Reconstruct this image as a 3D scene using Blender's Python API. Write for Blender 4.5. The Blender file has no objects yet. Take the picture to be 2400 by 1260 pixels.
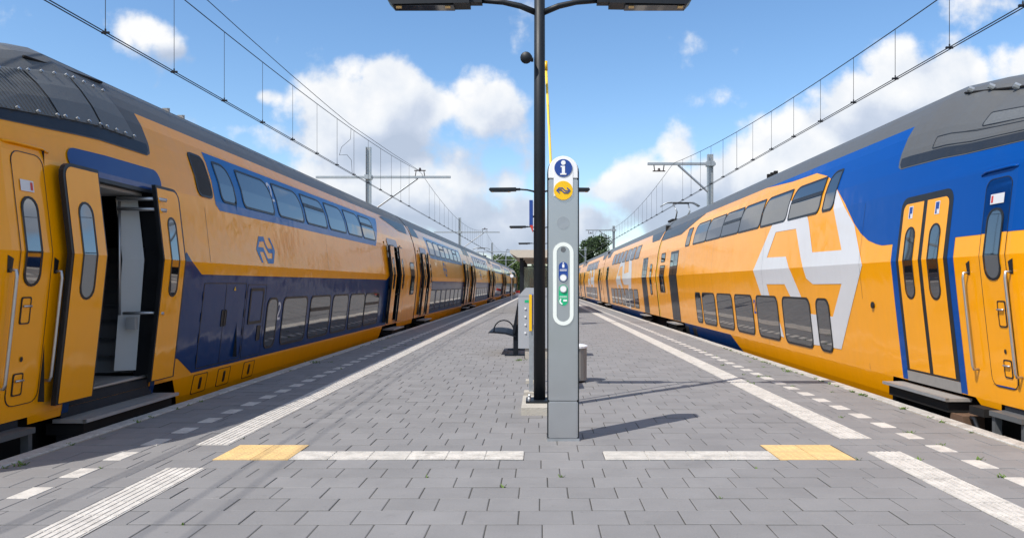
import bpy, bmesh, math, random
from mathutils import Vector, Matrix, geometry

random.seed(7)
R = math.radians
sc = bpy.context.scene
COL = sc.collection

# ------------------------------------------------------------------ camera
H = 1.43                       # eye height above the platform paving
FPX = 1750.0                   # focal length in pixels of a 2400 px wide picture
cam_d = bpy.data.cameras.new('camera')
cam = bpy.data.objects.new('camera', cam_d)
COL.objects.link(cam)
cam.location = (0, 0, H)
cam.rotation_euler = (R(90), 0, 0)
cam_d.sensor_width = 36
cam_d.lens = FPX / 2400 * 36
cam_d.shift_x = -(1267 - 1200) / 2400
cam_d.shift_y = (666 - 630) / 2400
cam_d.clip_start = 0.1
cam_d.clip_end = 6000
sc.camera = cam

# ------------------------------------------------------------------ sun, sky, exposure
SUN_TO = Vector((-0.55, -0.50, 1.0)).normalized()      # from the ground towards the sun
sun_d = bpy.data.lights.new('sun', 'SUN')
sun_d.energy = 4.0
sun_d.angle = R(0.53)
sun_d.color = (1.0, 0.95, 0.87)
sun = bpy.data.objects.new('sun', sun_d)
COL.objects.link(sun)
sun.rotation_euler = SUN_TO.to_track_quat('Z', 'Y').to_euler()
sun.location = (-20, -20, 40)

sc.view_settings.view_transform = 'Standard'
sc.view_settings.look = 'None'
sc.view_settings.exposure = 0.4
sc.view_settings.gamma = 1.0
sc.cycles.max_bounces = 6
sc.cycles.use_denoising = True

world = bpy.data.worlds.new('World')
sc.world = world
world.use_nodes = True
world.cycles.sampling_method = 'MANUAL'
world.cycles.sample_map_resolution = 256


class NT:
    """small helper round a node tree"""
    def __init__(self, tree):
        self.t = tree

    def n(self, typ, ins=None, **kw):
        nd = self.t.nodes.new(typ)
        for k, v in kw.items():
            setattr(nd, k, v)
        for k, v in (ins or {}).items():
            s = nd.inputs[k]
            if hasattr(v, 'is_output') or isinstance(v, bpy.types.NodeSocket):
                self.t.links.new(v, s)
            else:
                s.default_value = v
        return nd

    def m(self, op, a, b=None, c=None, clamp=False):
        nd = self.t.nodes.new('ShaderNodeMath')
        nd.operation = op
        nd.use_clamp = clamp
        for i, v in enumerate((a, b, c)):
            if v is None:
                continue
            if isinstance(v, bpy.types.NodeSocket):
                self.t.links.new(v, nd.inputs[i])
            else:
                nd.inputs[i].default_value = v
        return nd.outputs[0]

    def v(self, op, a, b=None, out=0):
        nd = self.t.nodes.new('ShaderNodeVectorMath')
        nd.operation = op
        for i, v in enumerate((a, b)):
            if v is None:
                continue
            if isinstance(v, bpy.types.NodeSocket):
                self.t.links.new(v, nd.inputs[i])
            else:
                nd.inputs[i].default_value = v
        return nd.outputs[out]

    def mix(self, fac, a, b, blend='MIX'):
        nd = self.t.nodes.new('ShaderNodeMix')
        nd.data_type = 'RGBA'
        nd.blend_type = blend
        for s, v in ((nd.inputs[0], fac), (nd.inputs[6], a), (nd.inputs[7], b)):
            if isinstance(v, bpy.types.NodeSocket):
                self.t.links.new(v, s)
            else:
                s.default_value = v
        return nd.outputs[2]

    def ramp(self, fac, stops, interp='LINEAR'):
        nd = self.t.nodes.new('ShaderNodeValToRGB')
        nd.color_ramp.interpolation = interp
        el = nd.color_ramp.elements
        while len(el) < len(stops):
            el.new(0.5)
        for e, (p, c) in zip(el, stops):
            e.position = p
            e.color = c if len(c) == 4 else (*c, 1)
        self.t.links.new(fac, nd.inputs[0])
        return nd.outputs[0]


# cumulus clouds: each entry is one heap, (azimuth tangent, elevation tangent, half width, half height, weight)
def _c(x, y, a, b, w=1.0):
    return ((x - 1267) / FPX, (666 - y) / FPX, a / FPX, b / FPX, w)


CLOUDS = [
    _c(800, 265, 120, 130), _c(908, 185, 72, 62, 1.1), _c(1000, 265, 125, 85, 1.05), _c(1115, 275, 135, 100, 1.0), _c(930, 330, 250, 110),
    _c(880, 430, 340, 110, .85), _c(1050, 500, 220, 75, .8), _c(690, 330, 130, 70, .55), _c(1110, 560, 180, 60, .8),
    _c(620, 225, 45, 26, .7), _c(325, 75, 80, 58, .44), _c(420, 120, 70, 50, .42), _c(480, 300, 200, 40, .5),
    _c(1590, 355, 75, 65), _c(1560, 440, 150, 100, .95), _c(1720, 400, 180, 90), _c(1850, 370, 130, 85), _c(1420, 445, 75, 50, .8),
    _c(1400, 520, 150, 60, .8), _c(1650, 500, 260, 90, .85), _c(2110, 165, 100, 85), _c(2190, 185, 110, 95), _c(2040, 250, 120, 100),
    _c(2000, 310, 130, 75, .95), _c(2110, 285, 130, 70, .85), _c(2415, 140, 85, 65), _c(2450, 215, 90, 60), _c(2330, 10, 190, 50, .58),
    _c(1290, 560, 160, 50, .75),
]


MACRO = [_c(850, 290, 190, 150), _c(1080, 300, 190, 120), _c(900, 450, 360, 130), _c(1600, 400, 170, 110), _c(1830, 400, 220, 110), _c(2120, 220, 190, 150),
         _c(2400, 170, 150, 120), _c(350, 90, 130, 80)]


def heaps(nt, vec, lst, smooth):
    acc = None
    for (u, v, a, b, w) in lst:
        q = nt.t.nodes.new('ShaderNodeVectorMath')
        q.operation = 'MULTIPLY_ADD'
        nt.t.links.new(vec, q.inputs[0])
        q.inputs[1].default_value = (1 / a, 1 / b, 0)
        q.inputs[2].default_value = (-u / a, -v / b, 0)
        h = nt.m('MULTIPLY_ADD', nt.v('LENGTH', q.outputs[0], None, 1), -w, 1.42 * w)
        acc = h if acc is None else (nt.m('SMOOTH_MAX', acc, h, .18) if smooth else nt.m('MAXIMUM', acc, h))
    return acc


def fluff(nt, vec):
    """fine billows"""
    n1 = nt.n('ShaderNodeTexNoise', {'Vector': vec, 'Scale': 6.5, 'Detail': 8.0, 'Roughness': .58}, noise_dimensions='2D').outputs[0]
    wob = nt.v('SCALE', nt.n('ShaderNodeTexNoise', {'Vector': vec, 'Scale': 14.0, 'Detail': 2.0}, noise_dimensions='2D').outputs[1], None)
    wob.node.inputs['Scale'].default_value = .06
    n2 = nt.n('ShaderNodeTexVoronoi', {'Vector': nt.v('ADD', vec, wob), 'Scale': 19.0}, feature='F1', voronoi_dimensions='2D').outputs[0]
    f = nt.m('MULTIPLY', nt.m('SUBTRACT', n1, .5), 2.5)
    return nt.m('MULTIPLY_ADD', nt.m('SUBTRACT', .36, n2), .45, f)


def build_world():
    t = world.node_tree
    t.nodes.clear()
    nt = NT(t)
    out = nt.n('ShaderNodeOutputWorld')
    sky = nt.n('ShaderNodeTexSky')
    sky.sky_type = 'NISHITA'
    sky.sun_disc = False
    sky.sun_elevation = math.asin(SUN_TO.z)
    sky.sun_rotation = math.atan2(SUN_TO.x, SUN_TO.y)
    sky.air_density = 1.0
    sky.dust_density = 0.3
    sky.ozone_density = 2.5
    skyc = nt.n('ShaderNodeHueSaturation', {'Saturation': 1.14, 'Value': 1.0, 'Color': sky.outputs[0]}).outputs[0]
    b1 = nt.n('ShaderNodeBackground', {'Color': skyc, 'Strength': .140})
    d = nt.n('ShaderNodeTexCoord').outputs['Generated']
    sep = nt.n('ShaderNodeSeparateXYZ', {'Vector': d})
    hor = nt.m('SQRT', nt.m('ADD', nt.m('MULTIPLY', sep.outputs[0], sep.outputs[0]), nt.m('MULTIPLY', sep.outputs[1], sep.outputs[1])))
    ysafe = nt.m('MAXIMUM', nt.m('ABSOLUTE', sep.outputs[1]), .02)
    back = nt.m('MULTIPLY', nt.m('LESS_THAN', sep.outputs[1], 0.0), 7.0)
    u = nt.m('ADD', nt.m('MINIMUM', nt.m('MAXIMUM', nt.m('DIVIDE', sep.outputs[0], ysafe), -6.0), 6.0), back)
    v = nt.m('DIVIDE', sep.outputs[2], nt.m('MAXIMUM', nt.m('MULTIPLY', hor, nt.m('DIVIDE', 1.0, nt.m('SQRT', nt.m('ADD', 1.0, nt.m('MULTIPLY', nt.m('MINIMUM', nt.m('ABSOLUTE', u), 1.5), nt.m('MINIMUM', nt.m('ABSOLUTE', u), 1.5)))))), .08))
    vec = nt.n('ShaderNodeCombineXYZ', {'X': u, 'Y': v, 'Z': 0.0}).outputs[0]
    sun_shift = nt.v('ADD', vec, (-.020, .034, 0))
    base = heaps(nt, vec, CLOUDS, True)
    # more cloud round the sky out of view, thickened to lift the fill light
    wide = nt.n('ShaderNodeTexNoise', {'Vector': nt.v('ADD', vec, (3.7, 1.9, 0)), 'Scale': 1.25, 'Detail': 3.0}, noise_dimensions='2D').outputs[0]
    away = nt.m('MAXIMUM', nt.m('SUBTRACT', nt.m('ABSOLUTE', u), .95), nt.m('SUBTRACT', v, .55))
    wide = nt.m('MULTIPLY', nt.m('MULTIPLY_ADD', wide, 6.0, -2.55), nt.m('MULTIPLY', away, 3.0, None, True))
    base = nt.m('MAXIMUM', base, wide)
    base = nt.m('MULTIPLY_ADD', nt.m('MINIMUM', base, 0.0), 1.5, base)
    g0, g1 = fluff(nt, vec), fluff(nt, sun_shift)
    f0 = nt.m('ADD', base, g0)
    mask = nt.n('ShaderNodeMapRange', {'Value': f0, 'From Min': .26, 'From Max': .80, 'To Min': 0.0, 'To Max': 1.0}, interpolation_type='SMOOTHSTEP').outputs[0]
    relief = nt.m('MULTIPLY', nt.m('SUBTRACT', g0, g1), .55)
    relief = nt.m('MULTIPLY_ADD', nt.m('SUBTRACT', heaps(nt, vec, MACRO, False), heaps(nt, sun_shift, MACRO, False)), .85, relief)
    lit = nt.m('ADD', relief, .36)
    # thick middles read darker from below, rims stay white
    lit = nt.m('SUBTRACT', lit, nt.m('MULTIPLY', nt.m('SUBTRACT', f0, 1.0, None, True), .28), None, True)
    ccol = nt.ramp(lit, [(0.0, (.50, .58, .72)), (.30, (.62, .69, .82)), (.58, (.84, .88, .94)), (.88, (1.0, 1.0, 1.0))])
    b2 = nt.n('ShaderNodeBackground', {'Color': ccol, 'Strength': .77})
    mx = nt.n('ShaderNodeMixShader', {0: nt.m('MULTIPLY', mask, .97), 1: b1.outputs[0], 2: b2.outputs[0]})
    t.links.new(mx.outputs[0], out.inputs[0])


build_world()

# ------------------------------------------------------------------ materials
MAT = {}


def new_mat(name):
    m = bpy.data.materials.new(name)
    m.use_nodes = True
    m.node_tree.nodes.clear()
    nt = NT(m.node_tree)
    out = nt.n('ShaderNodeOutputMaterial')
    p = nt.n('ShaderNodeBsdfPrincipled')
    m.node_tree.links.new(p.outputs[0], out.inputs[0])
    MAT[name] = m
    return nt, p


def plain(name, col, rough=.5, metal=0.0, spec=.5, var=.08, scale=6.0, coat=0.0, bump=0.0, bscale=60.0, coatr=.05):
    nt, p = new_mat(name)
    co = nt.n('ShaderNodeTexCoord').outputs['Object']
    nz = nt.n('ShaderNodeTexNoise', {'Vector': co, 'Scale': scale, 'Detail': 5.0, 'Roughness': .6}).outputs[0]
    f = nt.m('MULTIPLY_ADD', nt.m('SUBTRACT', nz, .5), 2 * var, 1.0)
    cc = nt.v('SCALE', (*col, ), None)
    nd = cc.node
    nt.t.links.new(f, nd.inputs['Scale'])
    nt.t.links.new(cc, p.inputs['Base Color'])
    p.inputs['Roughness'].default_value = rough
    nt.t.links.new(nt.m('MULTIPLY_ADD', nt.m('SUBTRACT', nz, .5), .25, rough, True), p.inputs['Roughness'])
    p.inputs['Metallic'].default_value = metal
    p.inputs['Specular IOR Level'].default_value = spec
    p.inputs['Coat Weight'].default_value = coat
    p.inputs['Coat Roughness'].default_value = coatr
    if bump:
        b = nt.n('ShaderNodeBump', {'Height': nt.n('ShaderNodeTexNoise', {'Vector': co, 'Scale': bscale, 'Detail': 4.0}).outputs[0], 'Strength': bump, 'Distance': .01})
        nt.t.links.new(b.outputs[0], p.inputs['Normal'])
    return nt, p


def paint(name, col, dirt=(.30, .15, .03), amount=.22, rough=.38, coat=.6):
    """vehicle paint: clear coat, streaks of grime running down, slight waviness of the sheet"""
    nt, p = new_mat(name)
    co = nt.n('ShaderNodeTexCoord').outputs['Object']
    st = nt.v('MULTIPLY', co, (7.0, 7.0, .55))
    s1 = nt.n('ShaderNodeTexNoise', {'Vector': st, 'Scale': 1.6, 'Detail': 6.0, 'Roughness': .65}).outputs[0]
    s2 = nt.n('ShaderNodeTexNoise', {'Vector': co, 'Scale': 1.1, 'Detail': 4.0}).outputs[0]
    k = nt.m('MULTIPLY', nt.m('SUBTRACT', nt.m('MULTIPLY', nt.m('ADD', s1, s2), .5), .44), 2.6, None, True)
    k = nt.m('MULTIPLY', k, amount)
    c = nt.mix(k, (*col, 1), (*dirt, 1))
    nt.t.links.new(c, p.inputs['Base Color'])
    p.inputs['Roughness'].default_value = rough
    p.inputs['Coat Weight'].default_value = coat
    p.inputs['Specular IOR Level'].default_value = .05
    nt.t.links.new(nt.m('MULTIPLY_ADD', s1, .14, .02), p.inputs['Coat Roughness'])
    b = nt.n('ShaderNodeBump', {'Height': nt.n('ShaderNodeTexNoise', {'Vector': nt.v('MULTIPLY', co, (1, 1.3, 1.0)), 'Scale': 1.7, 'Detail': 2.0}).outputs[0], 'Strength': .28, 'Distance': .05})
    nt.t.links.new(b.outputs[0], p.inputs['Coat Normal'])
    return nt, p


paint('yellow', (.92, .362, .0), amount=.14, coat=.70)
paint('hood_blue', (.018, .055, .20), dirt=(.03, .05, .10), amount=.2)
paint('blue', (.0, .062, .30), dirt=(.0, .05, .17), amount=.18, coat=.25)
paint('navy', (.0, .028, .125), dirt=(.012, .03, .08), amount=.25, coat=.5)
paint('sky_blue', (.0, .108, .36), dirt=(.01, .06, .18), amount=.15, coat=.45)
paint('white_paint', (.64, .64, .66), dirt=(.4, .38, .36), amount=.16, rough=.4, coat=.5)
paint('roof_grey', (.105, .110, .116), dirt=(.10, .085, .065), amount=.5, rough=.5, coat=.15)
paint('roof_dark', (.022, .026, .034), dirt=(.06, .055, .05), amount=.4, rough=.4, coat=.3)
plain('rubber', (.012, .013, .015), .45, spec=.4, var=.2)
plain('under', (.016, .015, .015), .85, var=.5, spec=.2)
plain('steel', (.52, .53, .54), .42, metal=.9, var=.05)
plain('galvanised', (.42, .44, .46), .45, metal=.75, var=.18, scale=12)
plain('brushed', (.53, .54, .56), .33, metal=.9, var=.05, scale=3)
plain('dark_metal', (.006, .009, .014), .5, spec=.4, var=.25)
plain('step_grey', (.27, .255, .24), .6, var=.2, scale=14)
plain('axle_brown', (.13, .075, .045), .85, var=.4, scale=20)
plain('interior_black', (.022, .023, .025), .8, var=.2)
plain('interior_white', (.62, .63, .63), .45, var=.05)
plain('interior_grey', (.42, .425, .43), .6, var=.1)
plain('white_plastic', (.82, .82, .83), .4, var=.04)
plain('ring_glow', (.80, .83, .78), .35, var=.03)
plain('sign_yellow', (.86, .50, .003), .4, var=.05)
plain('sign_blue', (.012, .055, .27), .4, var=.05)
plain('sign_green', (.004, .42, .18), .4, var=.05)
plain('sign_red', (.55, .04, .03), .5, var=.1)
plain('yellow_bar', (.85, .56, .05), .5, var=.06)
plain('concrete', (.42, .39, .34), .9, var=.22, scale=9, bump=.6, bscale=90)
plain('mortar', (.27, .235, .185), .95, var=.35, scale=5, bump=.8, bscale=150)
plain('joint', (.060, .057, .050), .95, var=.6, scale=3, bump=.8, bscale=120)
plain('ballast', (.13, .12, .11), .95, var=.6, scale=22, bump=1.0, bscale=25)
plain('rail', (.16, .11, .08), .5, metal=.5, var=.3)
plain('grass_ground', (.06, .09, .03), .95, var=.5, scale=.3)
plain('weed', (.10, .17, .025), .8, var=.4, scale=30)
plain('bark', (.07, .05, .035), .9, var=.4, scale=9)
plain('grey_cabinet', (.36, .38, .41), .5, var=.07, scale=3)
plain('bench_black', (.006, .009, .016), .6, spec=.25, var=.2)
plain('bin_grey', (.24, .23, .215), .65, var=.1)
plain('canopy', (.55, .50, .42), .7, var=.1)
plain('wire', (.035, .035, .04), .5, metal=.6, var=.1)
plain('insulator', (.05, .035, .03), .3, var=.1)
plain('amber', (.75, .50, .22), .4, var=.1)
plain('grille', (.13, .137, .143), .6, metal=.2, var=.3, scale=40)


def make_glass(name, col, rough=.02, ior=3.0):
    nt, p = new_mat(name)
    p.inputs['Base Color'].default_value = (*col, 1)
    p.inputs['Roughness'].default_value = rough
    p.inputs['IOR'].default_value = ior
    co = nt.n('ShaderNodeTexCoord').outputs['Object']
    b = nt.n('ShaderNodeBump', {'Height': nt.n('ShaderNodeTexNoise', {'Vector': co, 'Scale': 1.2, 'Detail': 1.0}).outputs[0], 'Strength': .05, 'Distance': .05})
    nt.t.links.new(b.outputs[0], p.inputs['Normal'])


make_glass('glass', (.012, .014, .017))
make_glass('glass_dark', (.006, .006, .007), .06, 1.6)
nt_, p_ = plain('shelter_glass', (.30, .36, .36), .05)
p_.inputs['Transmission Weight'].default_value = .85

# paving: every stone its own tone
nt, p = new_mat('paver')
co = nt.n('ShaderNodeTexCoord').outputs['Object']
pos = nt.n('ShaderNodeNewGeometry')
rnd = nt.m('FRACT', nt.m('ADD', nt.n('ShaderNodeObjectInfo').outputs['Random'], pos.outputs['Random Per Island']))
fine = nt.n('ShaderNodeTexNoise', {'Vector': pos.outputs['Position'], 'Scale': 95.0, 'Detail': 4.0, 'Roughness': .7}).outputs[0]
mid = nt.n('ShaderNodeTexNoise', {'Vector': pos.outputs['Position'], 'Scale': 2.2, 'Detail': 5.0, 'Roughness': .6}).outputs[0]
stain = nt.n('ShaderNodeTexNoise', {'Vector': pos.outputs['Position'], 'Scale': 9.0, 'Detail': 4.0, 'Roughness': .7}).outputs[0]
val = nt.m('MULTIPLY_ADD', rnd, .11, .94)
val = nt.m('MULTIPLY', val, nt.m('MULTIPLY_ADD', fine, .34, .83))
val = nt.m('MULTIPLY', val, nt.m('MULTIPLY_ADD', mid, .42, .79))
val = nt.m('MULTIPLY', val, nt.m('SUBTRACT', 1.0, nt.m('MULTIPLY', nt.m('SUBTRACT', stain, .60, None, True), .9)))
# trodden-in gum and drips
gum = nt.n('ShaderNodeTexVoronoi', {'Vector': pos.outputs['Position'], 'Scale': 3.3, 'Randomness': 1.0}, feature='F1')
spot = nt.n('ShaderNodeMapRange', {'Value': gum.outputs['Distance'], 'From Min': .035, 'From Max': .055, 'To Min': 1.0, 'To Max': 0.0}).outputs[0]
sel = nt.n('ShaderNodeSeparateXYZ', {'Vector': gum.outputs['Color']})
spot = nt.m('MULTIPLY', spot, nt.m('GREATER_THAN', sel.outputs[0], .62))
val = nt.m('MULTIPLY_ADD', nt.m('MULTIPLY', spot, nt.m('SUBTRACT', sel.outputs[1], .72)), .45, val)
drip = nt.n('ShaderNodeTexNoise', {'Vector': pos.outputs['Position'], 'Scale': .55, 'Detail': 7.0, 'Roughness': .68}).outputs[0]
val = nt.m('MULTIPLY', val, nt.m('SUBTRACT', 1.0, nt.m('MULTIPLY', nt.m('SUBTRACT', drip, .56, None, True), 1.3)))
col_ = nt.v('SCALE', (.214, .208, .209), None)
nt.t.links.new(val, col_.node.inputs['Scale'])
nt.t.links.new(col_, p.inputs['Base Color'])
p.inputs['Roughness'].default_value = .82
p.inputs['Specular IOR Level'].default_value = .35
bp = nt.n('ShaderNodeBump', {'Height': fine, 'Strength': .35, 'Distance': .004})
nt.t.links.new(bp.outputs[0], p.inputs['Normal'])


def leaf_mat(name, c1, c2):
    nt, p = new_mat(name)
    g = nt.n('ShaderNodeNewGeometry')
    c = nt.mix(g.outputs['Random Per Island'], (*c1, 1), (*c2, 1))
    nt.t.links.new(c, p.inputs['Base Color'])
    p.inputs['Roughness'].default_value = .65
    p.inputs['Transmission Weight'].default_value = 0.0
    p.inputs['Subsurface Weight'].default_value = 0.0


def scuffed(name, col, dirt, amt):
    nt, p = new_mat(name)
    pos = nt.n('ShaderNodeNewGeometry')
    a = nt.n('ShaderNodeTexNoise', {'Vector': pos.outputs['Position'], 'Scale': 7.0, 'Detail': 8.0, 'Roughness': .72}).outputs[0]
    b = nt.n('ShaderNodeTexNoise', {'Vector': pos.outputs['Position'], 'Scale': 60.0, 'Detail': 4.0, 'Roughness': .7}).outputs[0]
    k = nt.m('MULTIPLY', nt.m('SUBTRACT', nt.m('MULTIPLY_ADD', b, .35, nt.m('MULTIPLY', a, .75)), .47), 3.2, None, True)
    rnd = nt.n('ShaderNodeObjectInfo').outputs['Random']
    k = nt.m('MULTIPLY', k, nt.m('MULTIPLY_ADD', rnd, .6 * amt, .7 * amt))
    c = nt.mix(k, (*col, 1), (*dirt, 1))
    cc = nt.v('SCALE', c, None)
    nt.t.links.new(nt.m('MULTIPLY_ADD', rnd, .12, .92), cc.node.inputs['Scale'])
    nt.t.links.new(cc, p.inputs['Base Color'])
    p.inputs['Roughness'].default_value = .8
    bp = nt.n('ShaderNodeBump', {'Height': b, 'Strength': .4, 'Distance': .004})
    nt.t.links.new(bp.outputs[0], p.inputs['Normal'])


scuffed('tactile', (.60, .565, .52), (.24, .225, .205), .75)
scuffed('dash_white', (.60, .565, .52), (.22, .21, .20), .8)
scuffed('tactile_yellow', (.70, .47, .20), (.33, .25, .15), .7)
scuffed('edge_concrete', (.48, .46, .43), (.19, .175, .155), 1.0)

leaf_mat('leaf_dark', (.018, .040, .012), (.055, .095, .025))
leaf_mat('leaf_light', (.045, .085, .018), (.11, .16, .04))


# ------------------------------------------------------------------ mesh helpers
class MB:
    def __init__(self):
        self.v = []
        self.f = []

    def quad(self, a, b, c, d):
        n = len(self.v)
        self.v += [tuple(a), tuple(b), tuple(c), tuple(d)]
        self.f.append((n, n + 1, n + 2, n + 3))

    def poly(self, pts):
        n = len(self.v)
        self.v += [tuple(p) for p in pts]
        self.f.append(tuple(range(n, n + len(pts))))

    def box(self, x0, x1, y0, y1, z0, z1):
        n = len(self.v)
        self.v += [(x0, y0, z0), (x1, y0, z0), (x1, y1, z0), (x0, y1, z0), (x0, y0, z1), (x1, y0, z1), (x1, y1, z1), (x0, y1, z1)]
        for f in ((3, 2, 1, 0), (4, 5, 6, 7), (0, 1, 5, 4), (1, 2, 6, 5), (2, 3, 7, 6), (3, 0, 4, 7)):
            self.f.append(tuple(n + i for i in f))

    def tube(self, pts, r, n=10, caps=True):
        pts = [Vector(p) for p in pts]
        rs = r if isinstance(r, (list, tuple)) else [r] * len(pts)
        base = len(self.v)
        ref = None
        for i, p in enumerate(pts):
            d = (pts[min(i + 1, len(pts) - 1)] - pts[max(i - 1, 0)]).normalized()
            if ref is None:
                ref = d.orthogonal().normalized()
            ref = (ref - d * ref.dot(d)).normalized()
            b = d.cross(ref)
            for k in range(n):
                a = 2 * math.pi * k / n
                self.v.append(tuple(p + (ref * math.cos(a) + b * math.sin(a)) * rs[i]))
        for i in range(len(pts) - 1):
            for k in range(n):
                a, b2 = base + i * n + k, base + i * n + (k + 1) % n
                self.f.append((a, b2, b2 + n, a + n))
        if caps:
            self.f.append(tuple(base + k for k in reversed(range(n))))
            self.f.append(tuple(base + (len(pts) - 1) * n + k for k in range(n)))

    def prism(self, pts, off):
        """closed prism from a planar polygon moved by off"""
        n = len(pts)
        b = len(self.v)
        off = Vector(off)
        self.v += [tuple(Vector(p)) for p in pts] + [tuple(Vector(p) + off) for p in pts]
        self.f.append(tuple(b + i for i in reversed(range(n))))
        self.f.append(tuple(b + n + i for i in range(n)))
        for i in range(n):
            j = (i + 1) % n
            self.f.append((b + i, b + j, b + n + j, b + n + i))

    def mesh(self, name, mat, smooth=False, fix=True):
        me = bpy.data.meshes.new(name)
        me.from_pydata(self.v, [], self.f)
        if fix:
            bm = bmesh.new()
            bm.from_mesh(me)
            bmesh.ops.recalc_face_normals(bm, faces=bm.faces)
            bm.to_mesh(me)
            bm.free()
        if smooth:
            for p in me.polygons:
                p.use_smooth = True
        if mat:
            me.materials.append(MAT[mat])
        me.update()
        return me

    def build(self, name, mat, parent=None, smooth=False, fix=True):
        return link(name, self.mesh(name, mat, smooth, fix), parent)


def link(name, me, parent=None):
    o = bpy.data.objects.new(name, me)
    COL.objects.link(o)
    if parent is not None:
        o.parent = parent
    return o


def empty(name, loc=(0, 0, 0), rz=0.0):
    o = bpy.data.objects.new(name, None)
    COL.objects.link(o)
    o.location = loc
    o.rotation_euler = (0, 0, rz)
    o.empty_display_size = .2
    return o


def tag(o, label, cat=None, group=None, kind=None):
    if label:
        o['label'] = label
    if cat:
        o['category'] = cat
    if group:
        o['group'] = group
    if kind:
        o['kind'] = kind
    return o


def copy_tree(o, parent=None):
    c = o.copy()
    COL.objects.link(c)
    if parent is not None:
        c.parent = parent
    for ch in list(o.children):
        copy_tree(ch, c)
    return c


def stadium(cx, cy, w, h, n=10):
    """outline of a slot with round ends, upright"""
    r = w / 2
    pts = []
    for k in range(n + 1):
        a = math.pi * k / n
        pts.append((cx + r * math.cos(a), cy + h / 2 - r + r * math.sin(a)))
    for k in range(n + 1):
        a = math.pi + math.pi * k / n
        pts.append((cx + r * math.cos(a), cy - h / 2 + r + r * math.sin(a)))
    return pts


def rrect(a0, a1, b0, b1, r, n=4):
    pts = []
    r = min(r, (a1 - a0) / 2 * .999, (b1 - b0) / 2 * .999)
    for (cx, cy, st) in ((a1 - r, b1 - r, 0), (a0 + r, b1 - r, 90), (a0 + r, b0 + r, 180), (a1 - r, b0 + r, 270)):
        for k in range(n + 1):
            a = R(st + 90 * k / n)
            pts.append((cx + r * math.cos(a), cy + r * math.sin(a)))
    return pts


def rrect4(a0, a1, b0, b1, rs, n=5):
    """rounded rectangle with its own radius at each corner: far top, near top, near bottom, far bottom"""
    pts = []
    for (cx, cy, sx, sy, st), r in zip(((a1, b1, -1, -1, 0), (a0, b1, 1, -1, 90), (a0, b0, 1, 1, 180), (a1, b0, -1, 1, 270)), rs):
        r = min(r, (a1 - a0) * .48, (b1 - b0) * .48)
        for k in range(n + 1):
            a = R(st + 90 * k / n)
            pts.append((cx + sx * r + r * math.cos(a), cy + sy * r + r * math.sin(a)))
    return pts


def inset(pts, d):
    """shrink a convex outline about its middle by about d on each side"""
    xs = [p[0] for p in pts]
    ys = [p[1] for p in pts]
    cx, cy = (min(xs) + max(xs)) / 2, (min(ys) + max(ys)) / 2
    fx = 1 - 2 * d / (max(xs) - min(xs))
    fy = 1 - 2 * d / (max(ys) - min(ys))
    return [(cx + (x - cx) * fx, cy + (y - cy) * fy) for x, y in pts]


# ------------------------------------------------------------------ the ground, track bed and platform
SKEW = .0074                     # the two tracks close in on each other by this much per metre


def side_x(side, off, d):
    return side * (off - SKEW * d)


mb = MB()
mb.quad((-900, -300, -1.25), (900, -300, -1.25), (900, 2500, -1.25), (-900, 2500, -1.25))
tag(mb.build('ground', 'grass_ground', fix=False), None, kind='structure')
for side, word in ((-1, 'left'), (1, 'right')):
    mb = MB()
    mb.quad((side_x(side, 4.3, -20), -20, -.98), (side_x(side, 16, -20), -20, -.98), (side_x(side, 16, 260), 260, -.98), (side_x(side, 4.3, 260), 260, -.98))
    tag(mb.build('track_bed', 'ballast', fix=False), None, kind='structure')
    tr = empty('railway_track', (0, 0, -.98))
    tag(tr, 'pair of rails under the train on the %s of the platform' % word, 'track', 'railway tracks')
    for off in (6.04 - .75, 6.04 + .75):
        m2 = MB()
        a = Vector((side_x(side, off, -15), -15, 0))
        b = Vector((side_x(side, off, 240), 240, 0))
        for (w, z0, z1) in ((.07, 0.0, .02), (.02, .02, .13), (.036, .13, .17)):
            m2.prism([a + Vector((-w, 0, z0)), a + Vector((w, 0, z0)), a + Vector((w, 0, z1)), a + Vector((-w, 0, z1))], b - a)
        m2.build('rail', 'rail', tr)

EDGE = 4.40                      # platform edge from the middle line at the camera
PEND = 175.0
mb = MB()
pl = [(side_x(-1, EDGE - .02, -6), -6), (side_x(1, EDGE - .02, -6), -6), (side_x(1, EDGE - .02, PEND), PEND), (side_x(-1, EDGE - .02, PEND), PEND)]
mb.prism([(x, y, -1.2) for x, y in pl], (0, 0, 1.2 - .0048))
platform = mb.build('platform', 'joint')
tag(platform, None, kind='structure')

PW, PD = .334, .272              # one paving stone
GL0, GL1 = 2.83, 3.13            # guide line
DS0, DS1 = 3.47, 3.62            # dashes
CURB = 4.225

rows = []
y = 5.817
while y > -1.0:
    rows.append((y - PD, y))
    y -= PD
rows += [(5.817, 6.09), (6.09, 6.385), (6.385, 6.655)]
y = 6.655
while y < 60:
    rows.append((y, y + PD))
    y += PD
rows.sort()


def paver_mesh(bev=.004, h=.02):
    b = bmesh.new()
    m = MB()
    i = .5 - bev / .3
    m.v = [(-.5, -.5, -h), (.5, -.5, -h), (.5, .5, -h), (-.5, .5, -h), (-.5, -.5, -.003), (.5, -.5, -.003), (.5, .5, -.003), (-.5, .5, -.003),
           (-i, -i, 0), (i, -i, 0), (i, i, 0), (-i, i, 0)]
    m.f = [(0, 1, 5, 4), (1, 2, 6, 5), (2, 3, 7, 6), (3, 0, 4, 7), (4, 5, 9, 8), (5, 6, 10, 9), (6, 7, 11, 10), (7, 4, 8, 11), (8, 9, 10, 11)]
    return m


pm = paver_mesh()
paver_data = pm.mesh('paving_stone', 'paver')
stones = []                     # (x0, x1, y0, y1)
GAPJ = .0058


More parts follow.
